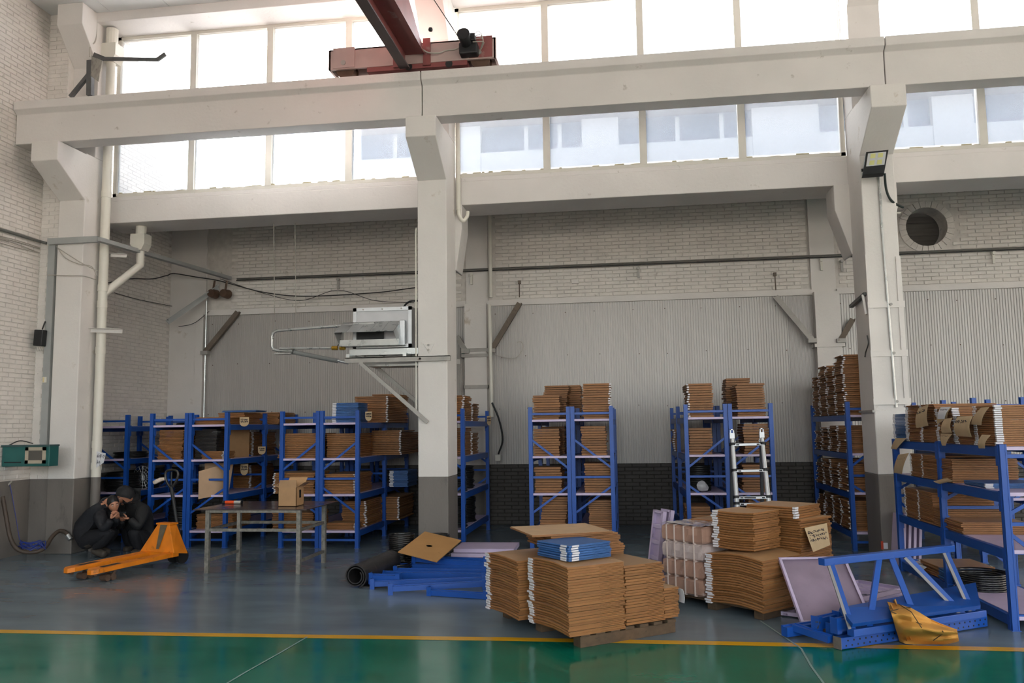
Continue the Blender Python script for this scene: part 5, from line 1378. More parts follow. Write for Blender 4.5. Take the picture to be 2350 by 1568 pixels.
# open cardboard box on the table
cb = thing('open_cardboard_box', 'small open cardboard box on the steel table', 'box', (-4.36, 10.18, tz + 0.012))
bx0, bx1, by0, by1, bz, bh = -4.42, -4.18, 10.06, 10.30, tz + 0.013, 0.235
b = MB(); t_ = 0.006
b.box(bx0, by0, bz, bx1, by0 + t_, bz + bh).box(bx0, by1 - t_, bz, bx1, by1, bz + bh).box(bx0, by0, bz, bx0 + t_, by1, bz + bh).box(bx1 - t_, by0, bz, bx1, by1, bz + bh).box(bx0, by0, bz, bx1, by1, bz + t_)
b.build('box_body', CARDF, cb)
zt = bz + bh
for nm, q in (('flap', [(bx0, by0, zt), (bx1, by0, zt), (bx1 - 0.01, by0 + 0.02, zt + 0.09), (bx0 + 0.01, by0 + 0.02, zt + 0.09)]),
              ('flap', [(bx1, by0, zt), (bx1, by1, zt), (bx1 + 0.10, by1, zt + 0.06), (bx1 + 0.10, by0, zt + 0.06)]),
              ('flap', [(bx0, by1, zt), (bx0, by0, zt), (bx0 - 0.07, by0, zt + 0.03), (bx0 - 0.07, by1, zt + 0.03)]),
              ('flap', [(bx0, by1, zt), (bx1, by1, zt), (bx1 + 0.03, by1 + 0.05, zt + 0.11), (bx0 + 0.03, by1 + 0.05, zt + 0.11)])):
    b = MB(); b.sheet([[V(q[0]), V(q[1])], [V(q[3]), V(q[2])]], 0.005); b.build(nm, CARDF, cb)
MB().box(bx1, by0 + 0.09, bz + 0.10, bx1 + 0.002, by0 + 0.15, bz + 0.20).build('hand_hole', BLACKP, cb)
# orange sealant tube / torch on the table
tu = thing('orange_torch', 'orange and silver tube lying on the steel table', 'torch', P(530, 1153, Z=tz + 0.03))
a = P(511, 1153, Z=tz + 0.035); e = P(556, 1153, Z=tz + 0.035); d_ = (e - a)
MB().tube([a, a + d_ * 0.08, a + d_ * 0.1, a + d_ * 0.16], [0.022, 0.022, 0.018, 0.02], 12).build('end_cap', BLACKP, tu, smooth=True)
MB().tube([a + d_ * 0.15, a + d_ * 0.6], 0.022, 12).build('orange_sleeve', mat('bright_orange', S(240, 84, 30), 0.4), tu, smooth=True)
MB().tube([a + d_ * 0.6, a + d_ * 0.95], 0.021, 12).build('silver_barrel', mat('pale_barrel', S(200, 196, 190), 0.4, metal=0.3), tu, smooth=True)
MB().tube([a + d_ * 0.95, e], 0.025, 12).build('lens_ring', BLACKP, tu, smooth=True)

# ---- pallet jack
heel = P(398, 1262, Z=0.12); tipc = (P(133, 1305, Z=0.09) + P(215, 1312, Z=0.09)) / 2
tR = P(216, 1312, Z=0.15); tL = P(134, 1305, Z=0.15)
fd_ = V((0.22, 1.0, 0)).normalized()
fd_ = (P(385, 1272, Z=0.19) - tR); fd_.z = 0; Lf = 1.22; fd_.normalize(); sd_ = V((fd_.y, -fd_.x, 0))
jk = thing('pallet_jack', 'worn orange hand pallet jack with its black handle raised', 'pallet jack', tR + fd_ * 0.6 - sd_ * 0.27)
jk.location.z = 0
def fork(o_):
    g = []
    b = MB(); w = 0.16
    base = tR.copy(); base.z = 0
    base = base - sd_ * o_
    def pt(f, s_, z): return base + fd_ * f + sd_ * (s_ - w / 2) + V((0, 0, z))
    secs = [(0.0, 0.05, 0.155), (0.06, 0.0, 0.165), (0.4, 0.0, 0.175), (1.0, 0.0, 0.185), (1.22, 0.0, 0.19)]
    prof = lambda f, ins, z: [pt(f, ins, z - 0.05), pt(f, ins, z), pt(f, w - ins, z), pt(f, w - ins, z - 0.05)]
    rows_ = [prof(*s_) for s_ in secs]
    b.sheet([r + [r[0]] for r in rows_]); b.face([0, 1, 2, 3]); k = (len(secs) - 1) * 5; b.face([k + 3, k + 2, k + 1, k])
    f = b.build('fork', ORANGE, jk)
    b = MB(); c = [pt(0.16, 0.045, 0.171), pt(0.42, 0.045, 0.178), pt(0.42, w - 0.045, 0.178), pt(0.16, w - 0.045, 0.171)]
    b.add(c, [(0, 1, 2, 3)]); b.build('roller_slot', BLACKP, f)
    for ff in (0.22, 0.30):
        wv = MB(); wv.tube([pt(ff, 0.03, 0.04), pt(ff, w - 0.03, 0.04)], 0.038, 14); wv.build('load_roller', RUSTY, f, smooth=True)
    wv = MB(); wv.tube([pt(0.05, 0.03, 0.11), pt(0.05, w - 0.03, 0.11)], 0.026, 10); wv.build('entry_roller', RUSTY, f, smooth=True)
    b = MB(); b.bar(pt(0.26, 0.03, 0.04), pt(0.34, 0.03, 0.14), 0.012, 0.03); b.bar(pt(0.26, w - 0.03, 0.04), pt(0.34, w - 0.03, 0.14), 0.012, 0.03); b.build('roller_arm', RUSTY, f)
fork(0.08); fork(0.46)
bb = tR.copy(); bb.z = 0
cen = bb - sd_ * 0.27 + fd_ * 1.18
def pj(f, s_, z): return cen + fd_ * f + sd_ * s_ + V((0, 0, z))
# trapezoid housing
fr_ = [pj(-0.02, -0.29, 0.19), pj(-0.02, 0.29, 0.19), pj(0.08, 0.10, 0.53), pj(0.08, -0.10, 0.53)]
bk2 = [pj(0.24, -0.27, 0.15), pj(0.24, 0.27, 0.15), pj(0.20, 0.10, 0.53), pj(0.20, -0.10, 0.53)]
b = MB(); b.add(fr_ + bk2, [(0, 1, 2, 3), (7, 6, 5, 4), (0, 4, 5, 1), (1, 5, 6, 2), (2, 6, 7, 3), (3, 7, 4, 0)]); b.build('housing', ORANGE, jk, bevel=0.008)
MB().mbox(Matrix.Translation(pj(0.14, 0, 0.535)) @ Matrix.Rotation(math.atan2(sd_.y, sd_.x), 4, 'Z'), 0.24, 0.14, 0.02).build('top_plate', ORANGE, jk)
MB().mbox(Matrix.Translation(pj(0.02, 0, 0.165)) @ Matrix.Rotation(math.atan2(sd_.y, sd_.x), 4, 'Z'), 0.56, 0.10, 0.05).build('cross_member', ORANGE, jk)
b = MB(); b.add([p_ - fd_ * 0.004 for p_ in (fr_[3].lerp(fr_[2], 0.25), fr_[3].lerp(fr_[2], 0.85), fr_[0].lerp(fr_[1], 0.56) + V((0, 0, 0.04)), fr_[0].lerp(fr_[1], 0.48) + V((0, 0, 0.04)))], [(3, 2, 1, 0)]); b.build('worn_patch', mat('bare_steel_patch', S(116, 106, 86), 0.5, metal=0.4, var=0.2, scale=14), jk)
MB().cyl(pj(0.34, 0, 0.10), pj(0.34, 0, 0.42), 0.05, 14).build('pump_column', BLACKP, jk, smooth=True)
for s_ in (-0.07, 0.07):
    MB().tube([pj(0.34, s_ - 0.025, 0.09), pj(0.34, s_ + 0.025, 0.09)], 0.09, 18).build('steer_wheel', RUBBER, jk, smooth=True)
hb = pj(0.36, 0, 0.30); htp = P(393, 1118, Y=hb.y + 0.08)
MB().tube([hb, htp], 0.024, 10).build('handle_bar', BLACKP, jk, smooth=True)
xh = V((1, 0, 0)); zh = V((0, 0, 1))
lp = [htp + V(q_) for q_ in ((0, 0, -0.02), (-0.06, 0, 0.06), (-0.088, 0, 0.14), (-0.08, 0, 0.20), (-0.03, 0, 0.225), (0.04, 0, 0.225), (0.085, 0, 0.20), (0.092, 0, 0.14), (0.06, 0, 0.06), (0, 0, -0.02))]
MB().tube(bez(lp, 5), 0.017, 10).build('loop_handle', mat('black_gloss', S(44, 42, 40), 0.25), jk, smooth=True)
MB().tube([htp + V((0.0, 0, 0.02)), htp + V((0.0, 0, 0.2))], 0.012, 8).build('release_lever', BLACKP, jk, smooth=True)
gp = [htp + V(q_) for q_ in ((-0.09, -0.01, 0.11), (-0.15, -0.02, 0.10), (-0.20, -0.03, 0.075), (-0.235, -0.03, 0.06))]
MB().tube(gp, [0.02, 0.028, 0.03, 0.024], 8).build('taped_grip', mat('dirty_tape', S(206, 192, 176), 0.6, var=0.3, scale=30, dark=S(170, 70, 50), dark_amt=0.25, dark_scale=30), jk)

# ---- roll of black rubber matting
rr = thing('rubber_roll', 'rolled black rubber mat on the floor left of the blue beams', 'mat roll', (-3.0, 9.4, 0))
ra, rb = V((-3.02, 8.92, 0.125)), V((-2.94, 10.0, 0.125))
dr = (rb - ra).normalized(); xs_ = dr.cross(V((0, 0, 1))).normalized()
g0, g1 = [], []
for k in range(61):
    a_ = k / 60 * 2 * math.pi * 2.3; r_ = 0.122 - 0.058 * k / 60
    o_ = xs_ * math.cos(a_ - 1.2) * r_ + V((0, 0, 1)) * math.sin(a_ - 1.2) * r_
    g0.append(ra + o_); g1.append(rb + o_)
MB().sheet([g0, g1], 0.012).build('spiral_mat', RUBBER, rr, smooth=True)
MB().box(-2.98, 8.95, 0.0, -2.3, 9.35, 0.012).build('loose_end', RUBBER, rr)
# cardboard scrap behind the roll
board('torn cardboard scrap on the floor behind the rubber roll', [P(862, 1290, Z=0.16), P(893, 1278, Z=0.16), P(890, 1304, Z=0.012), P(876, 1306, Z=0.012)], 0.006)

# ---- blue rack beams heaped on the floor
def blue_beam(label, a, b_, w=0.055, h=0.06, br=True, up=V((0, 0, 1)), group='loose blue rack beams'):
    t = thing('rack_beam', label, 'steel beam', tuple((V(a) + V(b_)) / 2), group=group)
    a = V(a); b_ = V(b_); z = (b_ - a).normalized(); x = up.cross(z).normalized(); y = z.cross(x)
    m = MB(); m.bar(a, b_, w, h, up); m.bar(a + x * w * 0.35 + y * h * 0.5, b_ + x * w * 0.35 + y * h * 0.5, w * 0.3, 0.016, up)
    m.build('beam', BLUE, t)
    if br:
        for e, s_ in ((a, -1), (b_, 1)):
            m = MB(); c = e + z * s_ * 0.005
            m.bar(c - y * 0.06 + x * 0.0, c + y * 0.06, w + 0.02, 0.006, z); 
            m.bar(c - y * 0.06 - x * (w / 2 + 0.005) - z * s_ * 0.02, c + y * 0.06 - x * (w / 2 + 0.005) - z * s_ * 0.02, 0.006, 0.05, z)
            m.build('end_plate', BLUE, t)
    return t
BB = [((893, 1352, .06), (1115, 1340, .09), 'front blue beam with a holed end plate in the heap by the rubber roll'),
      ((984, 1360, .03), (1120, 1369, .03), 'lowest blue beam poking out under the front of the heap'),
      ((852, 1341, .05), (1115, 1331, .09), 'blue beam just behind the front one in the heap'),
      ((851, 1327, .09), (918, 1329, .09), 'short thick blue beam stub lying on the heap'),
      ((878, 1320, .05), (1115, 1325, .06), 'blue beam in the middle of the heap behind the stub'),
      ((906, 1311, .06), (1115, 1314, .07), 'blue beam with a shiny worn end in the heap'),
      ((891, 1300, .04), (1115, 1303, .06), 'low blue beam behind the shiny one in the heap'),
      ((949, 1284, .12), (1118, 1297, .09), 'slanting blue beam laid across the back of the heap'),
      ((1007, 1284, .05), (1118, 1288, .05), 'rearmost blue beam of the heap by the lilac boards')]
for (p0, p1, lb) in BB:
    blue_beam(lb, P(p0[0], p0[1], Z=p0[2]), P(p1[0], p1[1], Z=p1[2]), w=0.07 if 'stub' in lb else 0.05, h=0.075 if 'stub' in lb else 0.052)

# ---- piles of metal rings
RING = mat('dark_shiny_ring', S(70, 70, 70), 0.22, metal=0.85, var=0.1, scale=10)
FILM = mat('ring_dull', S(46, 46, 46), 0.35, metal=0.5)
def rings(c, R_, n, dz, r, label, group, mt=RING, jit=0.006, seed=1):
    me = MB(); me.lathe([(R_ - r * 1.6, 0.0), (R_, 0.0), (R_ + r * 0.2, r * 0.6), (R_, r * 1.5), (R_ - r * 0.5, r * 1.7), (R_ - r * 1.6, r * 1.5), (R_ - r * 1.6, 0.0)], (0, 0, 0), 32)
    me = me.mesh('metal_ring', mt, smooth=True); rn = random.Random(seed)
    for i in range(n):
        o = inst(me, 'metal_ring', None, (c[0] + rn.uniform(-jit, jit), c[1] + rn.uniform(-jit, jit), c[2] + i * dz), (rn.uniform(-0.01, 0.01), rn.uniform(-0.01, 0.01), rn.uniform(0, 6)))
        tag(o, nth(label, i, n), 'ring', group)
rings((-2.93, 10.45, 0.0), 0.165, 16, 0.0245, 0.012, 'dark metal ring in the tall pile left of the holed board', 'tall ring pile left of the board', seed=1)
rings((-2.55, 10.80, 0.0), 0.165, 14, 0.0245, 0.012, 'dark metal ring in the pile behind the holed board', 'ring pile behind the board', seed=2)
rings((-2.85, 10.02, 0.0), 0.165, 4, 0.0245, 0.012, 'dark metal ring in the low pile before the holed board', 'low ring pile', seed=3)
c0 = P(2255, 1352, Z=RLV[3])
rings((c0.x + 0.02, c0.y + 0.04, RLV[3]), 0.235, 8, 0.02, 0.011, 'shiny metal ring in the coil pile on the bottom shelf of the low rack', 'ring pile on the low rack', seed=4)
# dark rings on the back racks
rings((P(1603, 1100, Y=12.3).x, 12.3, LV[2]), 0.17, 14, 0.026, 0.013, 'dark ring in the pile on the rack left of the ladder', 'ring pile left of the ladder', FILM, seed=5)
x3c = RK['3'][1] - 0.31
for k, (yy, lv, n) in enumerate(((12.4, 2, 12), (13.0, 2, 14), (12.4, 3, 13), (13.1, 3, 15))):
    rings((x3c + 0.02, yy, LV[lv]), 0.22, n, 0.025, 0.013, ['dark ring in the near pile, third shelf beside the middle column', 'dark ring in the far pile, third shelf beside the middle column', 'dark ring in the near pile, bottom shelf beside the middle column', 'dark ring in the far pile, bottom shelf beside the middle column'][k], 'ring piles of the rack at the middle column', FILM, 0.015, seed=20 + k)
x0c = RK['0'][0] + 0.32
for k, (yy, lv, n) in enumerate(((12.7, 2, 12), (13.3, 2, 12), (12.9, 1, 4))):
    rings((x0c, yy, LV[lv]), 0.26, n, 0.025, 0.013, ['black ring in the near pile on the left wall rack', 'black ring in the far pile on the left wall rack', 'black ring in the low pile, second shelf of the left wall rack'][k], 'ring piles of the left wall rack', FILM, 0.012, seed=30 + k)
xa_ = RK['1a'][0] + 0.32
for k, (yy, lv, n) in enumerate(((12.25, 3, 13), (12.4, 2, 5))):
    rings((xa_ + 0.02, yy, LV[lv]), 0.24, n, 0.026, 0.013, ['black ring in the pile on the bottom shelf behind the pallet jack', 'black ring in the low pile on the third shelf behind the pallet jack'][k], 'ring piles behind the pallet jack', FILM, 0.012, seed=40 + k)
rings((xa_ + 0.05, 12.35, LV[0]), 0.24, 2, 0.02, 0.012, 'black ring lying on top of the rack above the pallet jack', 'rings on the top shelf', FILM, seed=43)
# clear film bag on the left rack, wire fan guard
gd = thing('wire_guard', 'round wire guard standing on the left wall rack', 'wire guard', (P(327, 1115, Y=12.9).x, 12.9, LV[2]))
c0 = V((P(327, 1105, Y=12.9).x, 12.9, LV[2] + 0.20))
for R_ in (0.19, 0.14, 0.09, 0.04): MB().torus(c0, R_, 0.004, 28, 5, (0.2, 1, 0.1)).build('wire_ring', ALU, gd)
for k in range(8):
    a_ = k * math.pi / 8; d2 = V((math.cos(a_), 0, math.sin(a_))) * 0.19; MB().tube([c0 - d2, c0 + d2], 0.003, 5).build('wire_spoke', ALU, gd)

# ---- brown board with a round hole lying tilted over the ring piles
A_ = P(913, 1267, Z=0.24); B_ = P(975, 1220, Y=10.72); C_ = P(1059, 1240, Y=10.55); D_ = A_ + C_ - B_
b = MB(); nseg = 32; ctr = (A_ + C_) / 2; e1 = (D_ - A_); e2 = (B_ - A_)
hc = A_ + e1 * 0.47 + e2 * 0.50; nn_ = e1.cross(e2).normalized()
def ringpt(k, th):
    a_ = 2 * math.pi * k / nseg; return hc + (e1.normalized() * math.cos(a_) + e2.normalized() * math.sin(a_)) * 0.043 - nn_ * th
def sqpt(k, th):
    a_ = 2 * math.pi * k / nseg; c_, s_ = math.cos(a_), math.sin(a_); m_ = max(abs(c_), abs(s_))
    u_, v_ = 0.5 + 0.5 * c_ / m_, 0.5 + 0.5 * s_ / m_
    return A_ + e1 * u_ + e2 * v_ - nn_ * th
for th in (0.0, 0.009):
    i0 = len(b.v); b.v += [tuple(ringpt(k, th)) for k in range(nseg)] + [tuple(sqpt(k, th)) for k in range(nseg)]
    for k in range(nseg):
        q = (i0 + k, i0 + (k + 1) % nseg, i0 + nseg + (k + 1) % nseg, i0 + nseg + k); b.face(q if th else q[::-1])
for base in (0, nseg):
    for k in range(nseg):
        b.face((base + k, base + (k + 1) % nseg, 2 * nseg + base + (k + 1) % nseg, 2 * nseg + base + k))
tag(b.build('fibreboard_sheet', mat('fibreboard', S(184, 138, 84), 0.75, var=0.06, scale=4, dark=S(130, 92, 54), dark_amt=0.08, dark_scale=7)), 'brown fibreboard with a round hole tilted on the ring piles', 'board')

# ---- lilac shelf trays
DUSTY = mat('dusty_lilac', S(150, 132, 150), 0.7, var=0.12, scale=5, dark=S(112, 98, 108), dark_amt=0.25, dark_scale=3)
def tray(name, label, o, ux, uy, L_, W_, th=0.03, ribs=3, under=False, group='lilac shelf trays', deck=None):
    """pressed steel shelf: deck with turned-down rim; o corner, ux along L, uy along W. under=True shows the ribbed underside on the +n side"""
    ux = V(ux).normalized(); uy = V(uy); uy = (uy - ux * uy.dot(ux)).normalized(); n = ux.cross(uy)
    t = thing(name, label, 'shelf', tuple(o + ux * L_ / 2 + uy * W_ / 2), group=group)
    def bx(a0, b0, c0, a1, b1, c1):
        m = MB(); P_ = lambda a, b, c: o + ux * a + uy * b + n * c
        m.add([P_(a0, b0, c0), P_(a1, b0, c0), P_(a1, b1, c0), P_(a0, b1, c0), P_(a0, b0, c1), P_(a1, b0, c1), P_(a1, b1, c1), P_(a0, b1, c1)], [(0, 3, 2, 1), (4, 5, 6, 7), (0, 1, 5, 4), (1, 2, 6, 5), (2, 3, 7, 6), (3, 0, 4, 7)]); return m
    d0, d1 = (0.0, 0.002) if under else (th - 0.002, th)
    bx(0, 0, d0, L_, W_, d1).build('deck', deck or LILAC, t)
    e = 0.004
    for q in ((0, 0, L_, e), (0, W_ - e, L_, W_), (0, 0, e, W_), (L_ - e, 0, L_, W_)):
        bx(q[0], q[1], 0, q[2], q[3], th).build('rim', LILAC, t)
    if under:
        for q in ((0, 0, L_, 0.025), (0, W_ - 0.025, L_, W_), (0, 0, 0.025, W_), (L_ - 0.025, 0, L_, W_)): bx(q[0], q[1], th - 0.003, q[2], q[3], th).build('lip', LILAC, t)
    for k in range(ribs):
        a = L_ * (k + 1) / (ribs + 1); bx(a - 0.02, 0.0, 0.002 if under else 0.0, a + 0.02, W_, th * 0.7 if under else th - 0.003).build('rib', LILAC, t)
    return t
a = P(1062, 1280, Z=0.0)
yl = 10.0
for k, (dx, dy, lb) in enumerate(((0.0, 0.0, 'lower lilac shelf tray lying on the floor beside the middle column'), (0.03, 0.03, 'upper lilac shelf tray lying on another beside the middle column'))):
    tray('shelf_tray', lb, V((-2.38 + dx, 10.86 + dy, 0.035 + 0.055 * k)), (1, 0.02, 0), (-0.02, 1, 0), 0.80, 0.62, 0.05, 0)
board('brown cardboard sheet under the lilac trays', [V((-2.40, 10.84, 0.033)), V((-1.60, 10.85, 0.033)), V((-1.60, 11.45, 0.033)), V((-2.40, 11.45, 0.033))], 0.030)
# tray leaning upright on the wrapped bundles
o_ = P(1482, 1350, Z=0.0); o2 = P(1512, 1358, Z=0.0); tp = P(1497, 1204, Y=9.15)
tray('shelf_tray', 'lilac shelf tray leaning upright showing five compartments', o2, (tp - o_), (o_ - o2), 0.82, 0.17, 0.05, 4, True)
tray('shelf_tray', 'second lilac shelf tray behind the upright leaning one', o2 + V((0.06, 0.04, 0.0)), (tp - o_) + V((0.02, 0.03, 0)), (o_ - o2), 0.83, 0.17, 0.05, 0, True)
# trays of the right-hand heap
tray('shelf_tray', 'ribbed lilac tray frame flat on the floor at the second pallet', P(1757, 1408, Z=0.01), P(1838, 1418, Z=0.01) - P(1757, 1408, Z=0.01), P(1900, 1385, Z=0.01) - P(1838, 1418, Z=0.01), 0.36, 0.55, 0.035, 1, True)
tray('shelf_tray', 'lilac tray lying crossed over the flat one at the second pallet', P(1815, 1396, Z=0.05), P(1905, 1380, Z=0.05) - P(1815, 1396, Z=0.05), P(1860, 1376, Z=0.05) - P(1815, 1396, Z=0.05), 0.5, 0.25, 0.03, 0)
pa = P(1838, 1436, Z=0.05); pb_ = P(1922, 1322, Z=0.38); pc = P(2040, 1320, Z=0.38)
tray('shelf_tray', 'dusty lilac tray tilted up behind the blue frame', pa, pc - pb_, pb_ - pa, 0.60, (pb_ - pa).length, 0.03, 0, True, deck=DUSTY)
tray('shelf_tray', 'lilac tray with pale ribs behind the tilted one', P(1990, 1375, Z=0.10), P(2130, 1345, Z=0.10) - P(1990, 1375, Z=0.10), P(2035, 1335, Z=0.10) - P(1990, 1375, Z=0.10), 0.62, 0.50, 0.035, 3, True)
tray('shelf_tray', 'narrow lilac tray edge lying along the blue panel', P(1990, 1388, Z=0.16), P(2140, 1350, Z=0.16) - P(1990, 1388, Z=0.16), P(2000, 1375, Z=0.16) - P(1990, 1388, Z=0.16), 0.66, 0.12, 0.03, 0)
for k in range(4):
    tray('shelf_tray', ['first', 'second', 'third', 'fourth'][k] + ' lilac tray from the left standing behind the low rack', V((3.18 + 0.06 * k, 10.62, 0.0)), (0.10, 0.06, 1), (0, 1, 0), 0.62, 0.5, 0.03, 0)

# ---- heap of blue upright frames, beams and panels at the right
up_ = thing('upright_frame', 'blue rack upright frame propped on edge with bare grey patches', 'rack frame', P(2080, 1440, Z=0.0))
WORN = mat('worn_blue_paint', S(40, 88, 190), 0.45, var=0.06, scale=5, dark=S(150, 146, 146), dark_amt=0.26, dark_scale=4.5, stretch=(1, 1, 1.2))
bl = P(1952, 1452, Z=0.14); brr = P(2256, 1407, Z=0.14); tl = P(1885, 1290, Y=bl.y + 0.22); trr = P(2184, 1258, Y=brr.y + 0.22)
for (a, b_, nm) in ((bl, brr, 'lower_rail'), (tl, trr, 'upper_rail')):
    m = MB(); m.bar(a, b_, 0.07, 0.055, (0, 0, 1)); m.build(nm, BLUE, up_, bevel=0.004)
for (p0, p1) in (((1903, 1297), (1955, 1446)), ((2012, 1278), (1990, 1440)), ((2037, 1274), (2098, 1428)), ((2068, 1271), (2210, 1412)), ((2166, 1262), (2232, 1408))):
    f0 = (p0[0] - 1885) / 300; f1 = (p1[0] - 1952) / 304
    a = tl.lerp(trr, max(0.03, f0)); b_ = bl.lerp(brr, max(0.02, min(0.98, f1)))
    MB().bar(a, b_, 0.045, 0.03, (0, 1, 0)).build('diagonal_brace', BLUE, up_)
    if p0[0] not in (2012, 2037):
        dd = (b_ - a).normalized(); sx = V((-1, -0.35, 0)); sx = (sx - dd * sx.dot(dd)).normalized()
        MB().bar(a.lerp(b_, 0.04) + sx * 0.024 + V((0, -0.006, 0)), a.lerp(b_, 0.96) + sx * 0.024 + V((0, -0.006, 0)), 0.022, 0.026, (0, 1, 0)).build('bare_side', mat('bare_primer_grey', S(148, 144, 144), 0.5, metal=0.2, var=0.08, scale=9), up_)
pp_ = thing('rack_upright', 'perforated blue rack post lying at the edge of the yellow line', 'rack post', P(2085, 1465, Z=0.0), group=None)
a = P(1922, 1476, Z=0.05); b_ = P(2257, 1424, Z=0.05)
m = MB(); m.bar(a, b_, 0.075, 0.085, (0, 0, 1)); m.build('post', BLUE, pp_, bevel=0.004)
d2 = (b_ - a).normalized(); sd2 = V((d2.y, -d2.x, 0))
if sd2.y > 0: sd2 = -sd2
n = 26
hm = MB()
for k in range(n):
    c = a + (b_ - a) * ((k + 0.8) / (n + 0.6)); 
    for dz in (-0.018, 0.018):
        MB().cyl(c + sd2 * 0.036 + V((0, 0, dz)) + d2 * (0.02 if dz > 0 else 0), c + sd2 * 0.0395 + V((0, 0, dz)) + d2 * (0.02 if dz > 0 else 0), 0.0075, 8).build('slot', BLACKP, pp_)
m = MB(); m.bar(a - d2 * 0.003, a, 0.08, 0.09, (0, 0, 1)); m.build('end_cap', mat('worn_end', S(120, 110, 104), 0.6, var=0.2, scale=20), pp_)
blue_beam('blue post stub with a capped end at the left of the frame heap', P(1800, 1450, Z=0.05), P(1870, 1440, Z=0.05), 0.07, 0.075, False, group='loose blue frame parts')
blue_beam('blue bar slanting towards the viewer at the left of the frame heap', P(1822, 1440, Z=0.08), P(1905, 1468, Z=0.06), 0.05, 0.05, False, group='loose blue frame parts')
for k, (p0, p1, z, lb) in enumerate((((1905, 1448), (2120, 1415), 0.10, 'blue beam under the propped frame, end plate forward'), ((1872, 1432), (2000, 1402), 0.14, 'blue beam with a number on its end plate'),
                                     ((1920, 1420), (2180, 1378), 0.15, 'blue beam lying along the stickered panel'), ((1915, 1436), (2150, 1398), 0.17, 'upper blue beam stacked in the frame heap'))):
    t = blue_beam(lb, P(*p0, Z=z), P(*p1, Z=z), 0.055, 0.085, True, group='loose blue frame parts')
    if k == 1:
        c = P(1877, 1434, Y=P(1872, 1432, Z=z).y - 0.03)
        m = MB()
        for (q0, q1) in (((-0.018, 0.02), (0.018, 0.02)), ((0.018, 0.02), (-0.004, -0.03))): m.bar(c + V((q0[0], 0, q0[1])), c + V((q1[0], 0, q1[1])), 0.008, 0.003, (0, 1, 0))
        m.build('painted_number', BLACKP, t)
# wide blue panels with small white stickers
q = [P(1925, 1402, Z=0.27), P(2238, 1345, Z=0.27), P(2250, 1398, Z=0.20), P(1955, 1440, Z=0.19)]
pn = thing('steel_sheet_panel', 'wide blue steel panels with white stickers under the frame', 'panel', tuple(q[3]))
MB().sheet([[q[0], q[1]], [q[3], q[2]]], 0.03).build('panel', BLUEDK, pn)
for k, f in enumerate((0.04, 0.17, 0.30, 0.44, 0.58, 0.72, 0.86, 0.93)):
    c = q[0].lerp(q[1], f); d3 = (q[1] - q[0]).normalized(); s3 = (q[3] - q[0]).normalized()
    m = MB(); m.add([c + V((0, 0, 0.003)) + d3 * a_ + s3 * b2 for (a_, b2) in ((0, 0.02), (0.05, 0.02), (0.05, 0.06), (0, 0.06))], [(0, 1, 2, 3)]); m.build('sticker', PAPERW, pn)
# crumpled kraft paper
KR = mat('kraft_paper', S(206, 148, 66), 0.75, var=0.08, scale=7, dark=S(150, 104, 48), dark_amt=0.08, dark_scale=6)
kp = thing('kraft_paper', 'crumpled brown kraft paper tossed on the blue frame heap', 'paper', P(2110, 1475, Z=0.0))
rn = random.Random(4)
top_ = [(2036, 1382, .30), (2062, 1388, .30), (2090, 1396, .30), (2112, 1408, .26), (2135, 1421, .22), (2160, 1432, .18), (2182, 1440, .15), (2197, 1446, .12)]
bot_ = [(2064, 1472, .01), (2078, 1478, .005), (2098, 1479, .005), (2118, 1479, .005), (2142, 1479, .005), (2168, 1479, .005), (2185, 1476, .005), (2201, 1471, .005)]
g = []
for i in range(9):
    f = i / 8; row = []
    for (a_, b2) in zip(top_, bot_):
        px = a_[0] + (b2[0] - a_[0]) * f; py = a_[1] + (b2[1] - a_[1]) * f; z = a_[2] + (b2[2] - a_[2]) * f + 0.05 * math.sin(f * math.pi)
        z += (rn.uniform(-0.014, 0.014) + 0.02 * math.sin(1.7 * i + 0.9 * a_[0] / 20)) * (1 if 0 < i < 8 else 0.3)
        row.append(P(px, py, Z=max(0.004, z)))
    g.append(row)
o = MB().sheet(g, 0.003).build('sheet', KR, kp, smooth=True)
md = o.modifiers.new('sub', 'SUBSURF'); md.levels = 1; md.render_levels = 2
g2 = []
for i in range(5):
    f = i / 4
    g2.append([P(2040 + 38 * f + 4 * j, 1395 + 75 * f - 6 * j * (1 - f) + rn.uniform(-2, 2), Z=max(0.01, 0.27 * (1 - f) + 0.05 * math.sin(2.5 * j) + 0.02)) for j in range(5)])
MB().sheet(g2, 0.003).build('folded_corner', KR, kp, smooth=True)
for pts in (((2050, 1388), (2090, 1412), (2118, 1440)), ((2045, 1404), (2085, 1425), (2110, 1436)), ((2044, 1400), (2075, 1398), (2098, 1396)), ((2150, 1470), (2165, 1455), (2172, 1450))):
    m = MB()
    def surf(px, py):
        best = min((abs(p_[0] - px) + abs(p_[1] - py), r_, c_) for r_ in range(9) for c_ in range(8) for p_ in [(top_[c_][0] + (bot_[c_][0] - top_[c_][0]) * r_ / 8, top_[c_][1] + (bot_[c_][1] - top_[c_][1]) * r_ / 8)])
        return V(g[best[1]][best[2]]) + V((0, -0.006, 0.006))
    m.tube([surf(*p_) for p_ in pts], 0.0035, 5); m.build('crease_line', mat('dark_string', S(80, 66, 44), 0.8), kp)

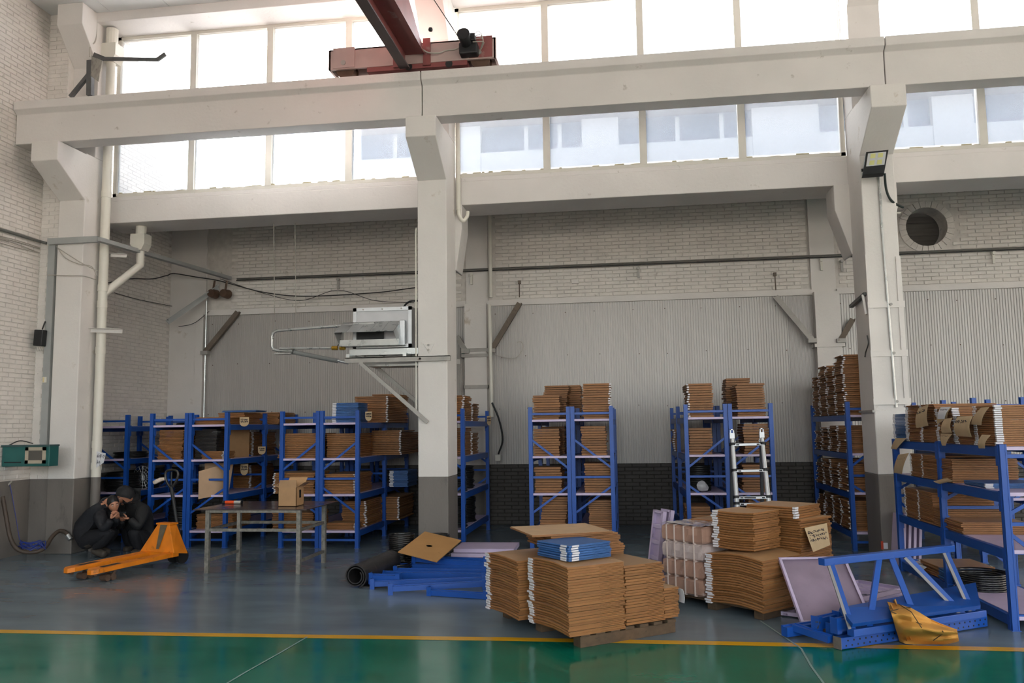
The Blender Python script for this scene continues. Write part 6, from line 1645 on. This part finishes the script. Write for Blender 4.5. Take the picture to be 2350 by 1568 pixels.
# ---- telescopic ladder
ld = thing('telescopic_ladder', 'silver telescopic step ladder standing before the right rack pair', 'ladder', (1.5, 10.9, 0))
xl, xrr = P(1687, 1090, Y=10.9).x, P(1759, 1090, Y=10.9).x
def rail(x, yb_, yt, zt_, r0, r1, n, nm):
    pass
topL, topR = P(1680, 1003, Y=11.02), P(1748, 1001, Y=11.02)
botL, botR = P(1701, 1290, Y=10.62), P(1779, 1290, Y=10.62)
for a, b_ in ((topL, botL), (topR, botR)):
    d2 = b_ - a; sgs = [0.0, 0.10, 0.36, 0.62, 0.66, 0.70, 0.74, 1.0]
    k2 = (b_.z) / (a.z - b_.z) ; foot = b_ + (b_ - a) * (b_.z / (a.z - b_.z)); d2 = foot - a
    segs = [0.0, 0.06, 0.27, 0.48, 0.53, 0.58, 0.80, 1.0]
    for i in range(len(segs) - 1):
        MB().tube([a + d2 * segs[i], a + d2 * segs[i + 1]], 0.026 + 0.002 * i, 14).build('rail_section', ALU, ld, smooth=True)
    for f in segs[1:-1]: MB().tube([a + d2 * (f - 0.008), a + d2 * (f + 0.012)], 0.044, 12).build('locking_collar', BLACKP, ld, smooth=True)
    m = MB(); c = a + V((0, 0, 0.05)); m.box(c.x - 0.03, c.y - 0.03, c.z - 0.07, c.x + 0.03, c.y + 0.03, c.z + 0.0).box(c.x - 0.025, c.y - 0.02, c.z, c.x - 0.012, c.y + 0.02, c.z + 0.05).box(c.x + 0.012, c.y - 0.02, c.z, c.x + 0.025, c.y + 0.02, c.z + 0.05).box(c.x - 0.025, c.y - 0.02, c.z + 0.038, c.x + 0.025, c.y + 0.02, c.z + 0.05)
    m.build('hinge_cap', ALU, ld)
    rear = V((foot.x, foot.y + 0.95, 0)); MB().tube([a + V((0, 0.06, -0.03)), rear], 0.024, 12).build('rear_leg', mat('grey_aluminium', S(130, 132, 134), 0.35, metal=0.8), ld, smooth=True)
def on(a, b_, f):
    foot = b_ + (b_ - a) * (b_.z / (a.z - b_.z)); return a.lerp(foot, f)
for f in (0.065, 0.275, 0.485, 0.535, 0.80):
    a, b_ = on(topL, botL, f), on(topR, botR, f)
    m = MB(); m.bar(a, b_, 0.06, 0.028, (0, 0, 1)); rg = m.build('rung', ALU, ld)
    for s_ in (0.16, 0.84):
        c = a.lerp(b_, s_); m = MB(); m.box(c.x - 0.018, c.y - 0.034, c.z - 0.008, c.x + 0.018, c.y - 0.03, c.z + 0.008); m.build('release_slot', BLACKP, rg)
c = on(topL, botL, 0.485).lerp(on(topR, botR, 0.485), 0.42); MB().box(c.x - 0.07, c.y - 0.033, c.z - 0.009, c.x + 0.07, c.y - 0.03, c.z + 0.009).build('printed_label', mat('dark_label', S(60, 60, 64), 0.5), ld)
for s_, a in ((1, topL), (-1, topR)):
    MB().tube([a + V((s_ * 0.02, -0.02, -0.02)), a + V((s_ * 0.04, -0.02, -0.06)), on(topL, botL, 0.065).lerp(on(topR, botR, 0.065), 0.06 if s_ > 0 else 0.94)], 0.005, 6).build('hinge_wire', ALU, ld)
# plastic bag on the rack left of the ladder
bgp = P(1612, 1125, Y=12.0)
m = MB(); g = []
for i in range(6):
    row = []
    for j in range(8):
        a_ = j / 7 * 2 * math.pi; r_ = [0.02, 0.06, 0.075, 0.07, 0.05, 0.01][i] * (1 + 0.25 * math.sin(3 * a_ + i))
        row.append((bgp.x + r_ * math.cos(a_), 12.02 + r_ * 0.7 * math.sin(a_), LV[2] + 0.012 + [0, 0.01, 0.05, 0.09, 0.13, 0.15][i]))
    g.append(row)
m.sheet(g); tag(m.build('plastic_bag', mat('grey_film', S(170, 168, 172), 0.3), smooth=True), 'crumpled grey plastic bag by the rings left of the ladder', 'bag')

# torn red and white label low on the right column
lb = MB(); c = P(2030, 1252, Y=11.065)
lb.box(c.x - 0.04, 11.068, c.z - 0.05, c.x - 0.012, 11.077, c.z + 0.05); lb.mi(1).box(c.x - 0.012, 11.068, c.z - 0.045, c.x + 0.04, 11.077, c.z + 0.03)
tag(lb.build('torn_label', [mat('red_print', S(200, 70, 40), 0.6), PAPERW]), 'torn red and white label at the foot of the right column', 'label')

# ================================================================== PEOPLE
SKIN = mat('skin', S(196, 138, 108), 0.5, var=0.05, scale=30)
LIPS = mat('lips', S(160, 92, 80), 0.5)
HAIRM = mat('black_hair', S(22, 20, 20), 0.5, var=0.2, scale=60)
CLOTH1 = mat('dark_navy_padded_cloth', S(26, 27, 33), 0.75, var=0.15, scale=9, bump=0.5, bump_scale=14)
CLOTH2 = mat('charcoal_padded_cloth', S(27, 27, 29), 0.75, var=0.2, scale=8, bump=0.6, bump_scale=12)
TROUS = mat('dark_trousers', S(24, 24, 29), 0.8, var=0.15, scale=8, bump=0.4, bump_scale=16)
SHOE = mat('worn_shoe', S(70, 62, 54), 0.7, var=0.2, scale=12)
EYEW = mat('eye_white', S(220, 214, 206), 0.3)

def skinned(verts, edges, radii, root=0, sub=2):
    me = bpy.data.meshes.new('tmp'); me.from_pydata([tuple(v) for v in verts], edges, [])
    o = bpy.data.objects.new('tmp', me); COL.objects.link(o)
    o.modifiers.new('skin', 'SKIN')
    sl = me.skin_vertices[0].data
    for i, r in enumerate(radii):
        sl[i].radius = (r, r) if not isinstance(r, tuple) else r
        sl[i].use_root = (i == root)
    s = o.modifiers.new('sub', 'SUBSURF'); s.levels = sub; s.render_levels = sub
    dg = bpy.context.evaluated_depsgraph_get()
    m2 = bpy.data.meshes.new_from_object(o.evaluated_get(dg))
    b = MB(); b.v = [tuple(v.co) for v in m2.vertices]
    for p_ in m2.polygons: b.face(list(p_.vertices))
    bpy.data.objects.remove(o, do_unlink=True); bpy.data.meshes.remove(me); bpy.data.meshes.remove(m2)
    return b

def head_geo(b, c, fwd, up, sc=1.0, mi_skin=0, mi_lip=3, mi_eye=4, mi_dark=5):
    """head with brow, nose, lips, chin, ears; fwd = where the face looks"""
    f = V(fwd).normalized(); u = (V(up) - f * V(up).dot(f)).normalized(); l = u.cross(f)
    def W(x, y, z): return c + (f * x + l * y + u * z) * sc
    b.mi(mi_skin); n, m = 28, 18; base = len(b.v)
    for i in range(m + 1):
        th = math.pi * i / m
        for j in range(n):
            ph = 2 * math.pi * j / n
            x, y, z = math.sin(th) * math.cos(ph), math.sin(th) * math.sin(ph), math.cos(th)
            X, Y2, Z = x * 0.098, y * 0.076, z * 0.118
            if z < -0.1:                                   # jaw narrows towards the chin
                k = min(1, (-z - 0.1) / 0.8); Y2 *= 1 - 0.38 * k; X *= 1 - 0.12 * k
                if x > 0.2: X += 0.010 * k
            if x > 0.3:
                nose = math.exp(-((y / 0.16) ** 2)) * math.exp(-(((z + 0.12) / 0.20) ** 2)); X += 0.026 * nose * (1 + 0.6 * max(0, -z))
                for s_ in (-1, 1):
                    X -= 0.012 * math.exp(-(((y - s_ * 0.38) / 0.17) ** 2)) * math.exp(-(((z - 0.10) / 0.12) ** 2))
                X += 0.007 * math.exp(-((y / 0.6) ** 2)) * math.exp(-(((z - 0.27) / 0.10) ** 2))          # brow
                X += 0.006 * math.exp(-((y / 0.30) ** 2)) * math.exp(-(((z + 0.50) / 0.12) ** 2))         # lips
            b.v.append(tuple(W(X, Y2, Z)))
    for i in range(m):
        for j in range(n):
            b.face((base + i * n + j, base + i * n + (j + 1) % n, base + (i + 1) * n + (j + 1) % n, base + (i + 1) * n + j))
    for s_ in (-1, 1):
        b.mi(mi_eye).lathe([(0, -0.009), (0.007, -0.006), (0.010, 0), (0.007, 0.006), (0, 0.009)], W(0.083, s_ * 0.030, 0.012), 10, l)
        b.mi(mi_dark).lathe([(0, -0.005), (0.005, 0), (0, 0.005)], W(0.092, s_ * 0.030, 0.012), 8, f)
        b.mi(mi_dark).bar(W(0.094, s_ * 0.014, 0.036), W(0.082, s_ * 0.052, 0.034), 0.006 * sc, 0.006 * sc, tuple(u))
        b.mi(mi_skin).lathe([(0, -0.02), (0.012, -0.014), (0.018, 0.0), (0.014, 0.014), (0, 0.02)], W(-0.005, s_ * 0.076, 0.0), 10, (u - f * 0.2))
    b.mi(mi_lip).bar(W(0.097, -0.022, -0.060), W(0.097, 0.022, -0.060), 0.010 * sc, 0.010 * sc, tuple(u))
    b.mi(mi_skin)

def hand_geo(b, wrist, direc, palm_n, sc=1.0, curl=0.9):
    """palm and five curled fingers; direc = wrist to knuckles, palm_n = normal of the palm side"""
    d = V(direc).normalized(); n = (V(palm_n) - d * V(palm_n).dot(d)).normalized(); s_ = d.cross(n)
    w = V(wrist)
    vs = [w, w + d * 0.045 * sc, w + d * 0.085 * sc]
    q = skinned(vs, [(0, 1), (1, 2)], [(0.026 * sc, 0.020 * sc), (0.038 * sc, 0.018 * sc), (0.036 * sc, 0.014 * sc)], 0, 2)
    b.add(q.v, q.f)
    for k, (off, ln) in enumerate(((-0.028, 0.066), (-0.009, 0.076), (0.010, 0.072), (0.028, 0.056))):
        p0 = w + d * 0.080 * sc + s_ * off * sc; pts = [p0]; a = 0.25
        for q_ in range(3):
            a += curl * (0.35 if q_ == 0 else 0.6)
            pts.append(pts[-1] + (d * math.cos(a) + n * math.sin(a)) * ln * sc * (0.42, 0.33, 0.25)[q_])
        b.tube(pts, [0.0092 * sc, 0.0088 * sc, 0.0082 * sc, 0.006 * sc], 7)
    p0 = w + d * 0.030 * sc - s_ * 0.030 * sc
    b.tube([p0, p0 + (d * 0.6 - s_ * 0.6 + n * 0.4).normalized() * 0.036 * sc, p0 + (d * 1.2 - s_ * 0.5 + n * 0.9).normalized() * 0.066 * sc], [0.012 * sc, 0.010 * sc, 0.007 * sc], 7)

def person(label, J, face_fwd, face_up, cloth, loc, hood=None, scale=1.12):
    t = thing('person', label, 'person', loc)
    N = ['pelvis', 'belly', 'chest', 'neck', 'head', 'shR', 'elR', 'wrR', 'shL', 'elL', 'wrL', 'hipR', 'knR', 'anR', 'toR', 'hipL', 'knL', 'anL', 'toL']
    E = [('pelvis', 'belly'), ('belly', 'chest'), ('chest', 'neck'), ('chest', 'shR'), ('shR', 'elR'), ('elR', 'wrR'), ('chest', 'shL'), ('shL', 'elL'), ('elL', 'wrL'),
         ('pelvis', 'hipR'), ('hipR', 'knR'), ('knR', 'anR'), ('anR', 'toR'), ('pelvis', 'hipL'), ('hipL', 'knL'), ('knL', 'anL'), ('anL', 'toL')]
    rad = dict(pelvis=0.175, belly=0.17, chest=0.175, neck=0.062, shR=0.098, elR=0.070, wrR=0.044, shL=0.098, elL=0.070, wrL=0.044, hipR=0.125, knR=0.082, anR=0.058, toR=0.046, hipL=0.125, knL=0.082, anL=0.058, toL=0.046)
    names = [n_ for n_ in N if n_ != 'head']
    b = skinned([J[n_] for n_ in names], [(names.index(a), names.index(c)) for a, c in E], [rad[n_] * scale for n_ in names], 0, 2)
    # materials by the nearest joint: 1 jacket, 2 trousers, 6 shoes, 0 skin
    for fi, f in enumerate(b.f):
        c = V((0, 0, 0))
        for i in f: c += V(b.v[i])
        c /= len(f)
        segs = []
        for a, d in E:
            A, D = V(J[a]), V(J[d]); tt = max(0, min(1, (c - A).dot(D - A) / max(1e-9, (D - A).length_squared)))
            segs.append(((c - A.lerp(D, tt)).length - 0.0, a, d, tt))
        _, a, d, tt = min(segs)
        mi_ = 1
        if a.startswith('hip') or (a.startswith('kn')): mi_ = 2
        if a == 'pelvis' and d.startswith('hip'): mi_ = 2
        if a.startswith('an') or (a.startswith('kn') and tt > 0.85): mi_ = 6
        if d == 'neck' and tt > 0.92: mi_ = 0
        b.m[fi] = mi_
    b.cur = 0
    head_geo(b, V(J['head']), face_fwd, face_up, 1.0)
    b.mi(0); b.tube([V(J['neck']), V(J['head']) - V(face_up).normalized() * 0.06 - V(face_fwd).normalized() * 0.02], 0.055, 10)
    for h, e, pn, cu in (('wrR', 'elR', J['palmR'], J.get('curlR', 0.9)), ('wrL', 'elL', J['palmL'], J.get('curlL', 0.9))):
        b.mi(0); hand_geo(b, J[h], J.get('dir' + h[-1], V(J[h]) - V(J[e])), pn, 1.0, cu)
    body = b.build('body', [SKIN, cloth, TROUS, LIPS, EYEW, HAIRM, SHOE], t, smooth=True)
    # hair cap over the skull
    f = V(face_fwd).normalized(); u = (V(face_up) - f * V(face_up).dot(f)).normalized(); l = u.cross(f); c = V(J['head'])
    hb_ = MB(); n, m = 24, 10; g = []
    for i in range(m + 1):
        row = []
        for j in range(n + 1):
            ph = 2 * math.pi * j / n; front = max(0, math.cos(ph))
            th = (math.pi * (0.66 - 0.33 * front ** 0.8)) * i / m
            r_ = 1.06 + 0.02 * math.sin(9 * ph) * (i / m)
            if hood: r_ *= 1.22; 
            row.append(c + f * (math.sin(th) * math.cos(ph) * 0.098 * r_ - (0.012 if hood else 0.004)) + l * math.sin(th) * math.sin(ph) * 0.076 * r_ * (1.1 if hood else 1) + u * (math.cos(th) * 0.118 * r_ + (0.0 if hood else 0.006)))
        g.append(row)
    hb_.sheet(g)
    o = hb_.build('hood' if hood else 'hair', hood or HAIRM, t, smooth=True)
    if hood:
        q = skinned([c - f * 0.05 - u * 0.08, V(J['neck']) - f * 0.03, V(J['chest']) + u * 0.05], [(0, 1), (1, 2)], [0.10, 0.12, 0.14], 1, 2)
        q.build('hood_collar', hood, t, smooth=True)
    else:
        cn = V(J['neck']) - u * 0.02
        MB().torus(cn, 0.075, 0.03, 20, 8, tuple((u * 0.8 + f * 0.3))).build('collar', cloth, t, smooth=True)
    return t
def Q(px, py, Y): return P(px, py, Y=Y)
J1 = dict(pelvis=Q(198, 1236, 10.98), belly=Q(200, 1206, 10.98), chest=Q(220, 1172, 10.97), neck=Q(246, 1151, 10.93), head=Q(260, 1157, 10.86),
          shR=Q(226, 1176, 10.80), elR=Q(240, 1216, 10.72), wrR=Q(256, 1192, 10.72), shL=Q(238, 1166, 11.14), elL=Q(262, 1206, 11.12), wrL=Q(268, 1190, 10.98),
          hipR=Q(198, 1240, 10.87), knR=Q(258, 1222, 10.76), anR=Q(214, 1264, 10.84), toR=Q(243, 1274, 10.78), hipL=Q(202, 1238, 11.09), knL=Q(270, 1218, 11.12), anL=Q(224, 1260, 11.10), toL=Q(252, 1268, 11.06),
          palmR=V((0.4, 0.6, 0.5)), palmL=V((-0.3, -0.5, 0.6)), dirR=V((0.12, 0.0, 1)), curlR=1.2)
person('person in dark navy jacket squatting beside the left column, face turned to the camera', J1, V((0.72, -0.62, -0.30)), V((-0.30, 0.02, 0.95)), CLOTH1, (Q(214, 1268, 10.9).x, 10.95, 0))
J2 = dict(pelvis=Q(322, 1236, 11.52), belly=Q(320, 1208, 11.50), chest=Q(311, 1176, 11.46), neck=Q(297, 1150, 11.40), head=Q(287, 1138, 11.32),
          shR=Q(286, 1170, 11.50), elR=Q(276, 1208, 11.36), wrR=Q(280, 1196, 11.14), shL=Q(328, 1172, 11.28), elL=Q(318, 1212, 11.10), wrL=Q(297, 1190, 11.06),
          hipR=Q(312, 1240, 11.58), knR=Q(284, 1218, 11.40), anR=Q(300, 1258, 11.52), toR=Q(284, 1264, 11.40), hipL=Q(328, 1240, 11.38), knL=Q(304, 1220, 11.12), anL=Q(322, 1264, 11.30), toL=Q(302, 1272, 11.16),
          palmR=V((0.2, -0.2, 1)), palmL=V((-0.4, 0.5, 0.6)), dirL=V((-1, -0.1, 0.05)), curlL=1.1, dirR=V((0.3, -0.6, 0.5)))
person('person in charcoal hooded jacket crouching before the rack and looking at a phone', J2, V((-0.55, -0.60, -0.58)), V((-0.45, -0.40, 0.80)), CLOTH2, (Q(310, 1264, 11.35).x, 11.35, 0), hood=CLOTH2)
ph = thing('mobile_phone', 'dark mobile phone held by the hooded crouching person', 'phone', Q(279, 1184, 11.05))
c = Q(276, 1181, 11.03)
MB().mbox(Matrix.Translation(c) @ Matrix.Rotation(0.3, 4, 'Z') @ Matrix.Rotation(0.9, 4, 'X'), 0.15, 0.075, 0.010).build('case', BLACKP, ph, bevel=0.004)
MB().mbox(Matrix.Translation(c + V((0, 0.004, 0.006))) @ Matrix.Rotation(0.3, 4, 'Z') @ Matrix.Rotation(0.9, 4, 'X'), 0.14, 0.068, 0.004).build('screen', mat('phone_glass', S(40, 44, 60), 0.1), ph)
